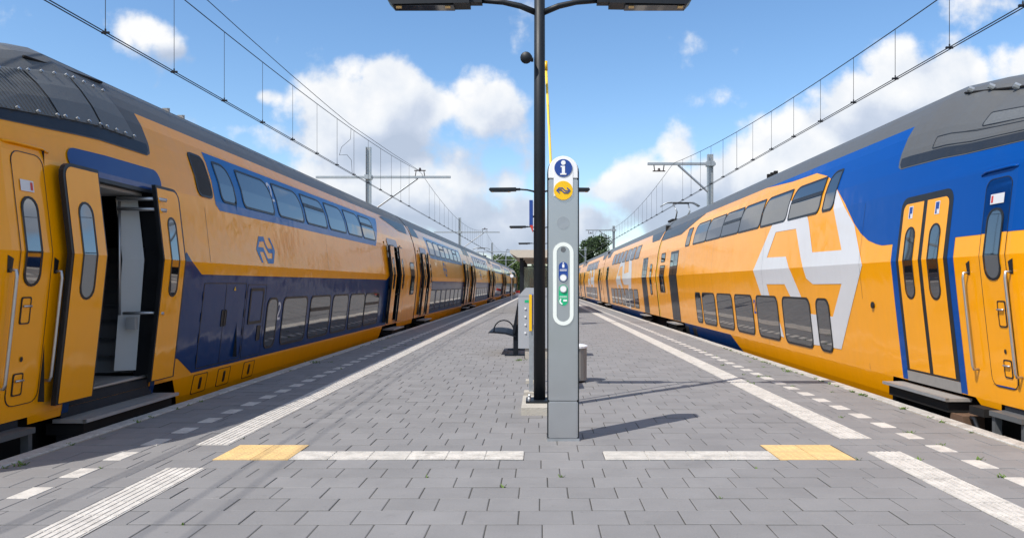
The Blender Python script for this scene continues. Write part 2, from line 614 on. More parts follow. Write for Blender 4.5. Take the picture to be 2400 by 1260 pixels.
def fill(x0, x1, y0, y1, phase, out, mn=.05):
    """stones of one row between two limits"""
    k = math.floor((x0 - phase) / PW)
    x = x0
    while x < x1 - 1e-4:
        nx = phase + (k + 1) * PW
        if nx - x < mn:
            k += 1
            continue
        if x1 - nx < mn:
            nx = x1
        nx = min(nx, x1)
        out.append((x, nx, y0, y1))
        x = nx
        k += 1


dashes = []
for i, (y0, y1) in enumerate(rows):
    ym = (y0 + y1) / 2
    ph = (i % 2) * PW * .5 + (.05 if i % 3 == 0 else 0.0) + .02 * math.sin(i * 1.7)
    lg = side_x(-1, GL0, ym)
    rg = side_x(1, GL0, ym)
    up = ym > 6.655
    left_in = side_x(-1, GL0, ym) if ym > 6.655 else (-2.60 if ym < 5.817 else side_x(-1, GL1, ym))
    left_out = side_x(-1, GL1, ym) if ym > 6.655 else (-2.92 if ym < 5.817 else side_x(-1, GL1, ym))
    gap_r = 6.385 < ym < 6.925
    right_in = side_x(1, GL0, ym) if not gap_r else side_x(1, GL1, ym)
    cuts = []
    if 6.09 < ym < 6.385:
        cuts = [(-2.68, -.14), (.53, 2.59)]
    elif 6.385 < ym < 6.655:
        cuts = [(-2.68, -2.06), (1.95, 2.59)]
    x = left_in
    for c0, c1 in cuts + [(right_in, right_in)]:
        fill(x, c0, y0, y1, ph, stones)
        x = c1
    for side in (-1, 1):
        d0, d1, cu = side_x(side, DS0, ym), side_x(side, DS1, ym), side_x(side, CURB, ym)
        g = left_out if side < 0 else side_x(1, GL1, ym)
        a, b = sorted((g, d0))
        fill(a, b, y0, y1, ph + .11, stones)
        a, b = sorted((d1, cu))
        fill(a, b, y0, y1, ph + .2, stones)
        a, b = sorted((d0, d1))
        if i % 2 == (1 if side < 0 else 0):
            dashes.append((a, b, y0, y1))
        else:
            stones.append((a, b, y0, y1))


def in_view(x, y, z=0.0, m=60):
    if y < .5:
        return False
    px, py = 1267 + FPX * x / y, 666 - FPX * (z - H) / y
    return -m < px < 2400 + m and -m < py < 1260 + m


stones.sort(key=lambda s: (0 if in_view((s[0] + s[1]) / 2, (s[2] + s[3]) / 2) else 1, s[2]))
for (x0, x1, y0, y1) in stones[:300]:
    o = link('paving_stone', paver_data, platform)
    o.location = ((x0 + x1) / 2, (y0 + y1) / 2, random.uniform(-.0022, .0015))
    o.scale = (x1 - x0 - GAPJ - random.uniform(0, .0025), y1 - y0 - .0115 - random.uniform(0, .002), 1)
    o.rotation_euler = (random.gauss(0, .0022), random.gauss(0, .0022), random.gauss(0, .003))
big = MB()
for (x0, x1, y0, y1) in stones[300:]:
    if y1 < -.5:
        continue
    cx, cy, dz = (x0 + x1) / 2, (y0 + y1) / 2, random.uniform(-.0022, .0015)
    w, d = x1 - x0 - GAPJ - random.uniform(0, .0025), y1 - y0 - .0115 - random.uniform(0, .002)
    tx, ty = random.gauss(0, .0020), random.gauss(0, .0020)
    n = len(big.v)
    for (vx, vy, vz) in pm.v[4:]:
        big.v.append((cx + vx * w, cy + vy * d, vz + dz + tx * vx * w + ty * vy * d))
    for f in ((0, 1, 5, 4), (1, 2, 6, 5), (2, 3, 7, 6), (3, 0, 4, 7), (4, 5, 6, 7)):
        big.f.append(tuple(n + k for k in f))
o = big.build('paving_stones', 'paver', platform, fix=False)
o['kind'] = 'stuff'
# beyond the last stones that can be told apart: one sheet
mb = MB()
yl = rows[-1][1]
mb.quad((side_x(-1, CURB, yl), yl, -.001), (side_x(1, CURB, yl), yl, -.001), (side_x(1, CURB, PEND), PEND, -.001), (side_x(-1, CURB, PEND), PEND, -.001))
mb.build('far_paving', 'paver', platform, fix=False)['kind'] = 'stuff'


def tile_mesh(ribs, along, w=.292, d=.292, name='tactile_tile', mat='tactile'):
    m = MB()
    m.box(-w / 2, w / 2, -d / 2, d / 2, -.02, 0)
    for k in range(ribs):
        c = -w / 2 + w * (k + .5) / ribs
        h = w / ribs * .30
        if along == 'y':
            m.box(c - h, c + h, -d / 2 + .004, d / 2 - .004, -.001, .0045)
        else:
            m.box(-w / 2 + .004, w / 2 - .004, c - h, c + h, -.001, .0045)
    return m.mesh(name, mat)


rib_tile = tile_mesh(6, 'y')
cross_tile = tile_mesh(6, 'x', w=.317, d=.286)


def put_tile(me, name, x, y, rz=0.0, z=.001, sx=1, sy=1):
    o = link(name, me, platform)
    o.location = (x, y, z + random.uniform(-.001, .001))
    o.rotation_euler = (0, 0, rz + random.gauss(0, .002))
    o.scale = (sx, sy, 1)
    return o


far = MB()
for side, starts in ((-1, [(6.655, 1, 60.0), (5.817, -1, 0.2)]), (1, [(6.925, 1, 60.0), (6.385, -1, .2)])):
    for y0, dr, lim in starts:
        y = y0
        while (y < lim if dr > 0 else y > lim):
            yc = y + dr * .15
            if side < 0 and dr < 0:
                xc = -2.76
            else:
                xc = side_x(side, (GL0 + GL1) / 2, yc)
            if yc < 45:
                put_tile(rib_tile, 'tactile_tile', xc, yc, side * SKEW, sx=1.06 if (side < 0 and dr < 0) else 1)
            else:
                far.box(xc - .147, xc + .147, yc - .147, yc + .147, -.005, .003)
            y += dr * .30
    a = [(side_x(side, GL0, 60), 60, .003), (side_x(side, GL1, 60), 60, .003), (side_x(side, GL1, PEND), PEND, .003), (side_x(side, GL0, PEND), PEND, .003)]
    far.poly(a)
far.build('far_guide_line', 'tactile', platform)['kind'] = 'stuff'
for a, b in ((-2.06, -.14), (.53, 1.95)):
    n = round((b - a) / .32)
    st = (b - a) / n
    for k in range(n):
        put_tile(cross_tile, 'tactile_tile', a + (k + .5) * st, 6.2375, sx=st / .32)
# smooth attention tiles with low studs
m = MB()
m.box(-.152, .152, -.138, .138, -.02, .002)
for i in range(5):
    for j in range(5):
        m.tube([((i - 2) * .056, (j - 2) * .051, .001), ((i - 2) * .056, (j - 2) * .051, .005)], [.015, .010], 8)
stud = m.mesh('attention_tile', 'tactile_yellow')
for x0 in (-2.68, 1.955):
    for i in range(2):
        for j in range(2):
            put_tile(stud, 'attention_tile', x0 + .155 + .31 * i, 6.231 + .283 * j)
m = MB()
m.v, m.f = list(pm.v), list(pm.f)
dash_data = m.mesh('white_dash', 'dash_white')
fd = MB()
for (a, b, y0, y1) in dashes:
    if y0 < .5:
        continue
    if y1 < 48:
        o = link('white_dash', dash_data, platform)
        o.location = ((a + b) / 2, (y0 + y1) / 2, .0012)
        o.scale = (b - a - .003, y1 - y0 - .004, 1)
        o.rotation_euler = (0, 0, random.gauss(0, .004))
    else:
        fd.box(a, b, y0, y1 - .004, -.01, .001)
fd.build('far_dashes', 'dash_white', platform)['kind'] = 'stuff'
# edge stones and the mortar strip behind them
es = MB()
es.box(-.0775, .0775, -.497, .497, -.20, .012)
es_data = es.mesh('edge_stone', 'edge_concrete')
bm = bmesh.new()
bm.from_mesh(es_data)
bmesh.ops.bevel(bm, geom=[e for e in bm.edges], offset=.008, segments=1, affect='EDGES')
bm.to_mesh(es_data)
bm.free()
fe = MB()
mo = MB()
for side in (-1, 1):
    y = 1.5
    while y < 120:
        if y < 62:
            o = link('edge_stone', es_data, platform)
            o.location = (side_x(side, EDGE - .0775, y), y, random.uniform(-.002, .003))
            o.rotation_euler = (0, 0, side * SKEW)
        else:
            xx = side_x(side, EDGE - .0775, y)
            fe.box(xx - .0775, xx + .0775, y - .5, y + .5, -.2, .012)
        y += 1.0
    mo.poly([(side_x(side, CURB - .01, -3), -3, -.003), (side_x(side, EDGE - .15, -3), -3, -.003), (side_x(side, EDGE - .15, 120), 120, -.003), (side_x(side, CURB - .01, 120), 120, -.003)])
fe.build('far_edge', 'edge_concrete', platform)['kind'] = 'stuff'
mo.build('mortar_strip', 'mortar', platform, fix=False)

# weeds in the joints along the edges
wd = MB()
spots = []
for k in range(95):
    side = random.choice((1, 1, 1, -1))
    yy = random.uniform(4.6, 17) if side > 0 else random.uniform(6, 22)
    off = random.choice((CURB, CURB + .01, DS1, DS0, GL1, 3.95, 3.3))
    if random.random() < .55:
        off = CURB + random.uniform(-.02, .02)
    rw = min(rows, key=lambda r: abs(r[0] - yy))[0]
    spots.append((side_x(side, off, yy), rw if off != CURB else yy, random.uniform(.4, 1.0)))
for k in range(16):
    s = random.choice(stones[:280])
    spots.append((s[0] + random.uniform(0, .02), s[2], random.uniform(.12, .3)))
spots += [(side_x(-1, CURB, 13.6), 13.6, 2.0), (side_x(-1, 4.15, 5.9), 5.9, 1.4), (side_x(1, 4.15, 12.2), 12.2, 1.8), (-.42, 14.0, 1.6), (-.36, 14.1, 1.5)]
for (x, y, s) in spots:
    for j in range(int(9 * s) + 3):
        a = random.uniform(0, 6.28)
        bx, by = x + random.gauss(0, .022 * s), y + random.gauss(0, .016 * s)
        ln = random.uniform(.012, .035) * (.6 + .5 * s)
        wdt = .004 + .003 * s
        tx, ty = bx + math.cos(a) * ln, by + math.sin(a) * ln
        nx, ny = -math.sin(a) * wdt, math.cos(a) * wdt
        wd.poly([(bx - nx, by - ny, -.004), (bx + nx, by + ny, -.004), (tx + nx * .6, ty + ny * .6, ln * .6), (tx, ty, ln * .85)])
o = wd.build('weeds', 'weed', fix=False)
tag(o, 'small green weeds and moss growing in the paving joints', 'weeds', kind='stuff')

# ------------------------------------------------------------------ trains
W0 = 4.53                        # widest line of the train side from the middle line
TC = 6.04                        # track centre
BASE = -.80                      # rail level below the paving
PROF = [(-1.62, .27), (-1.45, .215), (-1.2, .165), (-.23, .055), (.29, 0.0), (1.16, .10), (1.45, .165), (1.7, .25), (1.9, .34), (2.06, .44),
        (2.2, .55), (2.33, .67), (2.43, .79), (2.50, .95), (2.545, 1.18), (2.57, 1.51)]
ZB = [p[0] for p in PROF]


def dprof(z):
    if z <= PROF[0][0]:
        return PROF[0][1]
    for (z0, d0), (z1, d1) in zip(PROF, PROF[1:]):
        if z <= z1:
            return d0 + (d1 - d0) * (z - z0) / (z1 - z0)
    return PROF[-1][1]


VPX = {-1: 1280.0, 1: 1254.0}


def surf(side, x, y, proud=0.0):
    """where a sight line of the photograph meets the side of the train: (distance along, height above the eye)"""
    dx = abs(x - VPX[side])
    r = (666 - y) / dx
    lo, hi = -2.2, 2.5
    g = lambda z: z - r * (W0 + dprof(z) - proud)
    for _ in range(50):
        m = (lo + hi) / 2
        if g(m) > 0:
            hi = m
        else:
            lo = m
    z = (lo + hi) / 2
    return FPX * (W0 + dprof(z) - proud) / dx, z


def S(side, x, z):
    """distance along for a picture column at a known height"""
    return FPX * (W0 + dprof(z)) / abs(x - VPX[side])


def clip_half(poly, ax, val, keep_above):
    out = []
    n = len(poly)
    for i in range(n):
        a, b = poly[i], poly[(i + 1) % n]
        ina = (a[ax] >= val) if keep_above else (a[ax] <= val)
        inb = (b[ax] >= val) if keep_above else (b[ax] <= val)
        if ina:
            out.append(a)
        if ina != inb:
            t = (val - a[ax]) / (b[ax] - a[ax])
            p = [a[0] + t * (b[0] - a[0]), a[1] + t * (b[1] - a[1])]
            p[ax] = val
            out.append(tuple(p))
    return out


class Car:
    def __init__(self, side, s0, s1, nose=None):
        self.side, self.s0, self.s1 = side, s0, s1
        self.nose = nose          # list of (s, width factor, height factor) near the cab
        self.sb = [n[0] for n in nose] if nose else []
        mid = (s0 + s1) / 2
        self.mid = mid
        rz = side * SKEW
        x, y = side * TC, mid
        self.e = empty('train_carriage', (x * math.cos(rz) - y * math.sin(rz), x * math.sin(rz) + y * math.cos(rz), BASE), rz)

    def nf(self, s):
        if not self.nose:
            return 1.0, 1.0
        n = self.nose
        if s <= n[0][0]:
            return n[0][1], n[0][2]
        for a, b in zip(n, n[1:]):
            if s <= b[0]:
                t = (s - a[0]) / (b[0] - a[0])
                return a[1] + t * (b[1] - a[1]), a[2] + t * (b[2] - a[2])
        return 1.0, 1.0

    def pt(self, s, z, proud=0.0, o=None):
        w, h = self.nf(s)
        off = (W0 + dprof(z) - TC) if o is None else (o - TC)
        off *= w
        zz = z if z < 1.2 else 1.2 + (z - 1.2) * h
        return (self.side * (off - proud), s - self.mid, zz + H - BASE)

    def raw(self, s, o, z):
        """a point given by distance along, distance from the middle line and height above the eye"""
        return (self.side * (o - TC), s - self.mid, z + H - BASE)

    def rbox(self, mb, s0, s1, o0, o1, z0, z1):
        a, b = self.raw(s0, o0, z0), self.raw(s1, o1, z1)
        mb.box(min(a[0], b[0]), max(a[0], b[0]), a[1], b[1], a[2], b[2])

    def clipped(self, mb, tri, proud):
        polys = [tri]
        for ax, cuts in ((1, ZB), (0, self.sb)):
            nxt = []
            for p in polys:
                vals = [q[ax] for q in p]
                lo, hi = min(vals), max(vals)
                cs = [c for c in cuts if lo + 1e-5 < c < hi - 1e-5]
                rest = p
                for c in cs:
                    low = clip_half(rest, ax, c, False)
                    rest = clip_half(rest, ax, c, True)
                    if len(low) > 2:
                        nxt.append(low)
                if len(rest) > 2:
                    nxt.append(rest)
            polys = nxt
        for p in polys:
            mb.poly([self.pt(q[0], q[1], proud) for q in p])

    def panel(self, mb, poly, proud):
        tris = geometry.tessellate_polygon([[Vector((a, b, 0)) for a, b in poly]])
        for t in tris:
            self.clipped(mb, [tuple(poly[i]) for i in t], proud)

    def ring(self, mb, outer, inner, proud):
        n = len(outer)
        for i in range(n):
            j = (i + 1) % n
            self.clipped(mb, [tuple(outer[i]), tuple(outer[j]), tuple(inner[j]), tuple(inner[i])], proud)
            a, b = outer[i], outer[j]
            mb.poly([self.pt(*a, proud), self.pt(*b, proud), self.pt(*b, -.004), self.pt(*a, -.004)])

    def overlay(self, name, mat, polys, proud, parent=None, label=None):
        mb = MB()
        for p in polys:
            self.panel(mb, p, proud)
        o = mb.build(name, mat, parent or self.e, fix=False)
        if label:
            o['label'] = label
        return o

    def shell(self, openings=(), extra=()):
        """body sides, roof and ends; openings are (s0, s1, z0, z1) on the platform side"""
        ss = sorted(set([self.s0, self.s1] + [v for op in openings for v in op[:2]] + [x for x in self.sb if self.s0 < x < self.s1] + list(extra)))
        zs = sorted(set([z for z in ZB if z >= -1.2] + [v for op in openings for v in op[2:]]))
        side, roof = MB(), MB()
        for a, b in zip(ss, ss[1:]):
            for z0, z1 in zip(zs, zs[1:]):
                sm, zm = (a + b) / 2, (z0 + z1) / 2
                t = roof if zm > 2.06 else side
                if not any(op[0] < sm < op[1] and op[2] < zm < op[3] for op in openings):
                    t.quad(self.pt(a, z0), self.pt(b, z0), self.pt(b, z1), self.pt(a, z1))
                q = [self.pt(a, z0), self.pt(b, z0), self.pt(b, z1), self.pt(a, z1)]
                t.quad(*[(-x, y, z) for x, y, z in q])
            side.quad(self.pt(a, -1.2), self.pt(b, -1.2), tuple([-self.pt(b, -1.2)[0], *self.pt(b, -1.2)[1:]]), tuple([-self.pt(a, -1.2)[0], *self.pt(a, -1.2)[1:]]))
        side.build('body', 'yellow', self.e, fix=False)
        rf = roof.build('roof', 'roof_grey', self.e, fix=False)
        for s in (self.s0, self.s1):
            ends = MB()
            p = [self.pt(s, z) for z in zs]
            ends.poly(p + [(-x, y, z) for x, y, z in reversed(p)])
            ends.build('end_wall', 'under' if not self.nose else 'yellow', self.e, fix=False)
        return rf

    def window(self, s0, s1, z0, z1, r=.10, fr=.035, bar=None, frame='rubber', glass='glass', name='window', outline=None, parent=None, proud=.012):
        out = outline or rrect(s0, s1, z0, z1, r)
        inn = inset(out, fr)
        mb = MB()
        self.ring(mb, out, inn, proud)
        w = mb.build(name, frame, parent or self.e, fix=False)
        g = MB()
        self.panel(g, inn, proud - .003)
        g.build('pane', glass, w, fix=False)
        if bar is not None:
            b = MB()
            xs = [p[0] for p in inn]
            self.panel(b, [(min(xs), bar - .035), (max(xs), bar - .035), (max(xs), bar + .035), (min(xs), bar + .035)], proud + .004)
            b.build('bar', frame, w, fix=False)
        return w

    def leaf(self, s0, s1, z0, z1, proud, round_at=None, win=None, mat='yellow', thick=.045, name='door_leaf', r=.14):
        """a plug door leaf: dark rubber rim, painted skin, tall window"""
        zs = sorted(set([z0, z1] + [z for z in ZB if z0 < z < z1] + [z1 - r + r * math.sin(R(a)) for a in (0, 25, 50, 70, 90)]))
        rim = MB()

        def lim(z):
            a, b = s0, s1
            if round_at and z > z1 - r:
                c = r - math.sqrt(max(r * r - (z - (z1 - r)) ** 2, 0))
                if round_at == 'near':
                    a += c
                else:
                    b -= c
            return a, b
        for za, zb in zip(zs, zs[1:]):
            (a0, b0), (a1, b1) = lim(za), lim(zb)
            f = [self.pt(a0, za, proud), self.pt(b0, za, proud), self.pt(b1, zb, proud), self.pt(a1, zb, proud)]
            k = [self.pt(a0, za, proud - thick), self.pt(b0, za, proud - thick), self.pt(b1, zb, proud - thick), self.pt(a1, zb, proud - thick)]
            rim.quad(*f)
            rim.quad(*k)
            rim.quad(f[0], f[3], k[3], k[0])
            rim.quad(f[1], f[2], k[2], k[1])
        rim.quad(self.pt(s0, z0, proud), self.pt(s1, z0, proud), self.pt(s1, z0, proud - thick), self.pt(s0, z0, proud - thick))
        (a1, b1) = lim(z1)
        rim.quad(self.pt(a1, z1, proud), self.pt(b1, z1, proud), self.pt(b1, z1, proud - thick), self.pt(a1, z1, proud - thick))
        lf = rim.build(name, 'rubber', self.e, fix=False)
        e = .035
        n = 6
        top = []
        rr = r - e
        a, b, t = s0 + (e if round_at == 'near' else .02), s1 - (e if round_at == 'far' else .02), z1 - e
        if round_at == 'near':
            top = [(b, t)] + [(a + rr - rr * math.sin(R(90 * k / n)), t - rr + rr * math.cos(R(90 * k / n))) for k in range(n + 1)]
        elif round_at == 'far':
            top = [(b - rr + rr * math.cos(R(90 * k / n)), t - rr + rr * math.sin(R(90 * k / n))) for k in range(n + 1)] + [(a, t)]
        else:
            top = [(b, t), (a, t)]
        self.overlay('door_skin', mat, [top + [(a, z0 + .012), (b, z0 + .012)]], proud + .003, lf)
        if win:
            a, b, c, d = win
            self.window(a, b, c, d, r=(b - a) / 2, fr=.022, name='door_window', parent=lf, proud=proud + .008)
        return lf

    def tub(self, name, mat, pts, r, n=8, parent=None):
        mb = MB()
        mb.tube(pts, r, n)
        return mb.build(name, mat, parent or self.e, smooth=True)

    def glyph2(self, s, z, w, h, t, mat, proud=.004):
        """the figure 2 that marks second class"""
        dirn = 1 if self.side < 0 else -1
        path = []
        for k in range(9):
            a = R(165 - 200 * k / 8)
            path.append((.5 + .42 * math.cos(a), .74 + .24 * math.sin(a)))
        path += [(.62, .42), (.10, .04), (.95, .04)]
        mb = MB()
        P = [(s + dirn * (u - .5) * w, z + v * h) for u, v in path]
        for a, b in zip(P, P[1:]):
            d = Vector((b[0] - a[0], b[1] - a[1]))
            if d.length < 1e-6:
                continue
            d.normalize()
            nx, ny = -d.y * t / 2, d.x * t / 2
            e = d * t * .4
            self.clipped(mb, [(a[0] + nx - e.x, a[1] + ny - e.y), (a[0] - nx - e.x, a[1] - ny - e.y), (b[0] - nx + e.x, b[1] - ny + e.y), (b[0] + nx + e.x, b[1] + ny + e.y)], proud + random.uniform(0, .001))
        return mb.build('class_number', mat, self.e, fix=False)

    def underframe(self, zones, steps=()):
        """dark underframe, bogies with wheels"""
        mb = MB()
        self.rbox(mb, self.s0 + .1, self.s1 - .05, W0 + .45, TC + 1.05, -1.75, -1.21)
        mb.build('underframe', 'under', self.e)
        for bs in zones:
            fr = MB()
            self.rbox(fr, bs - 1.5, bs + 1.5, W0 + .42, W0 + .55, -1.95, -1.7)
            b = fr.build('bogie', 'under', self.e)
            for q in (-.95, .95):
                wmb = MB()
                c = self.raw(bs + q, TC - .75, BASE - H + .46)
                wmb.tube([(c[0] - .06, c[1], c[2]), (c[0] + .06, c[1], c[2])], .46, 24)
                wmb.build('wheel', 'under', b)
                ab = MB()
                self.rbox(ab, bs + q - .14, bs + q + .14, W0 + .36, W0 + .48, -1.86, -1.62)
                ab.build('axle_box', 'axle_brown', b)

    def skirt(self, s0, s1, mat, cut0=.22, cut1=.22, z1=-1.2, z0=-1.62):
        self.overlay('skirt', mat, [[(s0, z1 + .0), (s1, z1), (s1 - cut1, z0), (s0 + cut0, z0)]], .0)


# emblem of two interlocking arrows, outline in its own unit square (u to the right, v up)
EP1 = [(470, 690), (655, 290), (780, 250), (800, 400), (822, 582), (996, 568), (948, 320), (968, 205), (1072, 420), (1118, 655), (996, 768),
       (825, 770), (785, 735), (765, 670), (750, 600), (725, 442), (605, 462), (552, 613)]
EP2 = [(470, 690), (552, 613), (665, 607), (690, 690), (755, 842), (805, 945), (945, 962), (996, 768), (1118, 655), (995, 1155), (865, 1132),
       (803, 1125), (690, 840), (657, 770), (550, 770), (565, 830), (632, 1005), (655, 1085), (630, 1075), (520, 840)]

NOSE_L = [(4.75, .60, .05), (5.05, .68, .22), (5.5, .88, .45), (5.9, .96, .57), (6.3, 1.0, .68), (7.0, 1.0, .83), (7.4, 1.0, .92), (7.85, 1.0, 1.0)]
NOSE_R = [(5.4, .60, .05), (5.8, .70, .22), (6.3, .90, .45), (6.7, .97, .57), (7.1, 1.0, .66), (8.1, 1.0, .80), (8.6, 1.0, .92), (9.4, 1.0, 1.0)]


def cab_roof(c, sgrey, zlow, s_front):
    """grey hood of the cab roof with its inspection grille, hinges and bolts"""
    r = .12
    p = [(s_front, zlow + .06), (s_front + .35, zlow), (sgrey - r, zlow), (sgrey - r * .3, zlow + r * .3), (sgrey, zlow + r), (sgrey + .05, 2.061), (s_front, 2.061)]
    c.overlay('roof_edge_band', 'roof_dark', [[(s_front + .4, zlow + .015), (sgrey - r, zlow + .015), (sgrey - r * .5, zlow + .07), (sgrey - .05, zlow + .15), (s_front + .4, zlow + .15)]], .010)
    return c.overlay('cab_roof', 'roof_grey', [p], .007)


def pants(c, s, par=None, name='pantograph'):
    """current collector raised on the roof"""
    top = 2.57
    p = MB()
    c.rbox(p, s - .5, s + .5, TC - .45, TC + .45, top + .02, top + .10)
    base = p.build(name, 'under', par or c.e)
    hz = 3.40
    for q in (-.32, .32):
        c.tub('arm', 'galvanised', [c.raw(s + .2, TC + q * .6, top + .08), c.raw(s - .55, TC + q * .8, top + .38), c.raw(s + .05, TC + q, hz - .08)], .032, 6, base)
    hd = []
    for k in range(13):
        t = -1 + 2 * k / 12
        hd.append(c.raw(s + .05, TC + t * .80, hz - max(0, abs(t) - .62) ** 1.4 * .62))
    c.tub('collector', 'galvanised', hd, .028, 6, base)
    c.tub('collector', 'galvanised', [(x, y + .22, z) for x, y, z in hd], .028, 6, base)
    c.tub('yoke', 'under', [c.raw(s - .05, TC - .32, hz - .05), c.raw(s - .05, TC + .32, hz - .05)], .035, 6, base)


def nose_face(c):
    """windscreen and headlamps of the cab front"""
    y = c.s0
    def plate(name, mat, pts, d):
        mb = MB()
        a = [(x, y - c.mid - d, z + H - BASE) for x, z in pts]
        mb.prism(a, (0, d - .001, 0))
        return mb.build(name, mat, c.e)
    plate('windscreen', 'glass_dark', rrect(-.74, .74, .30, 1.05, .12), .02)
    for x in (-.68, .68):
        lm = plate('headlamp', 'rubber', disc_pts(x, -.55, .13), .03)
        plate('lamp_lens', 'white_plastic', disc_pts(x, -.55, .095), .04)
    plate('coupler_cover', 'under', rrect(-.35, .35, -1.15, -.85, .05), .05)


def disc_pts(cx, cz, r, n=20):
    return [(cx + r * math.cos(2 * math.pi * k / n), cz + r * math.sin(2 * math.pi * k / n)) for k in range(n)]


# ---------- left train, leading carriage
L1 = Car(-1, 4.75, 26.25, NOSE_L)
tag(L1.e, 'nearest carriage of the left train, orange-yellow and navy, its doors standing open', 'train carriage', 'carriages of the left train')
ZT, ZS = 1.13, -1.08
far_l = [(21.55, 22.95)]
ops = [(7.27, 8.78, -1.2, ZT), (21.75, 23.1, ZS, ZT)]
L1.shell(ops, extra=(10, 12, 14, 16, 18, 20, 24, 25))
L = lambda x, z: S(-1, x, z)
cab_roof(L1, surf(-1, 345, 345)[0], 1.52, 5.0)
# lower navy field and upper blue window band
zt = .13
nav = [surf(-1, 434, 590), surf(-1, 447, 612), (surf(-1, 470, 642)[0], zt), (L(905, zt), zt), (L(913, .25), .25), (21.72, .25), (21.72, -1.02),
       (L(902, -1.17), -1.17), (surf(-1, 444, 881)[0], -1.17), surf(-1, 413, 841), (9.17, -.9), (9.17, .25)]
L1.overlay('lower_livery', 'navy', [nav], .003)
ub = [(surf(-1, 468, 354)[0], 1.86), (surf(-1, 512, 488)[0] - .12, 1.12), (surf(-1, 512, 488)[0], 1.04), (L(880, 1.04), 1.04), (L(878, 1.86) + .05, 1.86)]
L1.overlay('upper_livery', 'sky_blue', [ub], .003)
for i, (a, b) in enumerate(((509, 546), (562, 637), (646, 707), (712, 762), (767, 807), (811, 845), (847, 876))):
    zc = 1.40
    L1.window(L(a, zc), L(b, zc), 1.17, 1.77, outline=rrect4(L(a, zc), L(b, zc), 1.17, 1.77, (.27, .07, .10, .10)), bar=1.55 if i in (3, 6) else None)
for i, (a, b) in enumerate(((619, 645), (657, 715), (722, 770), (775, 812), (816, 851), (852, 885))):
    zc = -.65
    L1.window(L(a, zc), L(b, zc), -1.07, -.22, r=.13 if i else .15, bar=-.5 if i in (2, 5) else None)
L1.glyph2(L(640, 1.35), 1.43, .16, .30, .045, 'white_paint')
L1.glyph2(L(651, -.45), -.60, .15, .28, .042, 'white_paint')
L1.glyph2(L(852, -.4), -.55, .17, .30, .05, 'white_paint')
# emblem
lp = lambda x, y: surf(-1, 560 + x / 12.6, 540 + y / 12.6)
le1 = [(485, 545), (545, 165), (695, 180), (760, 400), (830, 530), (955, 545), (935, 440), (830, 225), (875, 210), (1000, 500), (1035, 610),
       (960, 670), (850, 660), (770, 500), (700, 320), (580, 325), (545, 480)]
le2 = [(485, 545), (545, 480), (690, 500), (740, 620), (830, 830), (965, 825), (960, 670), (1035, 610), (1000, 975), (845, 975), (700, 630),
       (590, 625), (700, 950), (655, 945), (505, 610)]
L1.overlay('emblem', 'sky_blue', [[lp(*p) for p in le1], [lp(*p) for p in le2]], .004, label='blue emblem of two interlocking arrows')
# dark ventilation window ahead of the blue band
vw = [surf(-1, 434, 356), surf(-1, 467, 363), surf(-1, 482, 385), surf(-1, 497, 464), surf(-1, 463, 457), surf(-1, 452, 400)]
vs0, vs1 = surf(-1, 462, 457)[0], surf(-1, 497, 464)[0]
L1.window(vs0, vs1, 1.18, 1.78, r=.10, fr=.03, glass='interior_black', frame='rubber', name='ventilation_window')
# equipment cupboard doors, shaft panel and skirt hatches
c0, c1 = L(464, -.6), L(566, -.6)
L1.window(c0, c1, -1.13, .02, r=.03, fr=.012, glass='navy', name='cupboard_door', proud=.0065)
L1.overlay('door_gap', 'rubber', [[((c0 + c1) / 2 - .006, -1.12), ((c0 + c1) / 2 + .006, -1.12), ((c0 + c1) / 2 + .006, .01), ((c0 + c1) / 2 - .006, .01)]], .007)
for q in (-.05, .05):
    L1.window((c0 + c1) / 2 + q - .035, (c0 + c1) / 2 + q + .035, -.60, -.36, r=.03, fr=.01, glass='rubber', name='cupboard_handle', proud=.012)
for sq in (c0, c1):
    for zq in (-1.0, -.72, -.44, -.16):
        L1.overlay('hinge', 'rubber', [[(sq - .014, zq - .06), (sq + .014, zq - .06), (sq + .014, zq + .06), (sq - .014, zq + .06)]], .011)
g0, g1 = L(571, -.5), L(616, -.5)
L1.window(g0, g1, -1.13, .0, r=.03, fr=.009, glass='navy', name='shaft_panel', proud=.0065)
L1.window(L(580, -.4), L(612, -.4), -.62, -.06, r=.03, fr=.045, glass='navy', name='shaft_window', proud=.014)
L1.window(L(598, -.75), L(606, -.75), -.90, -.66, r=.02, fr=.01, glass='rubber', name='shaft_handle', proud=.014)
L1.overlay('hazard_mark', 'sign_yellow', [[(L(545, -.05), -.09), (L(550, -.05), -.09), (L(547.5, -.05), -.03)]], .012)
L1.skirt(9.35, 21.35, 'yellow', .30, .30)
for a in (446, 505, 566):
    s = L(a, -1.35)
    L1.window(s, s + .42, -1.47, -1.21, r=.03, fr=.009, glass='yellow', name='skirt_hatch', proud=.006)
    L1.window(s + .19, s + .25, -1.42, -1.26, r=.02, fr=.012, glass='rubber', name='hatch_latch', proud=.011)
# cab area skirt
L1.overlay('skirt', 'yellow', [[(5.3, -1.2), (6.33, -1.2), (6.05, -1.62), (5.45, -1.62)]], .0)
L1.overlay('skirt', 'yellow', [[(6.72, -1.2), (7.25, -1.2), (7.22, -1.27), (6.74, -1.27)]], .001)
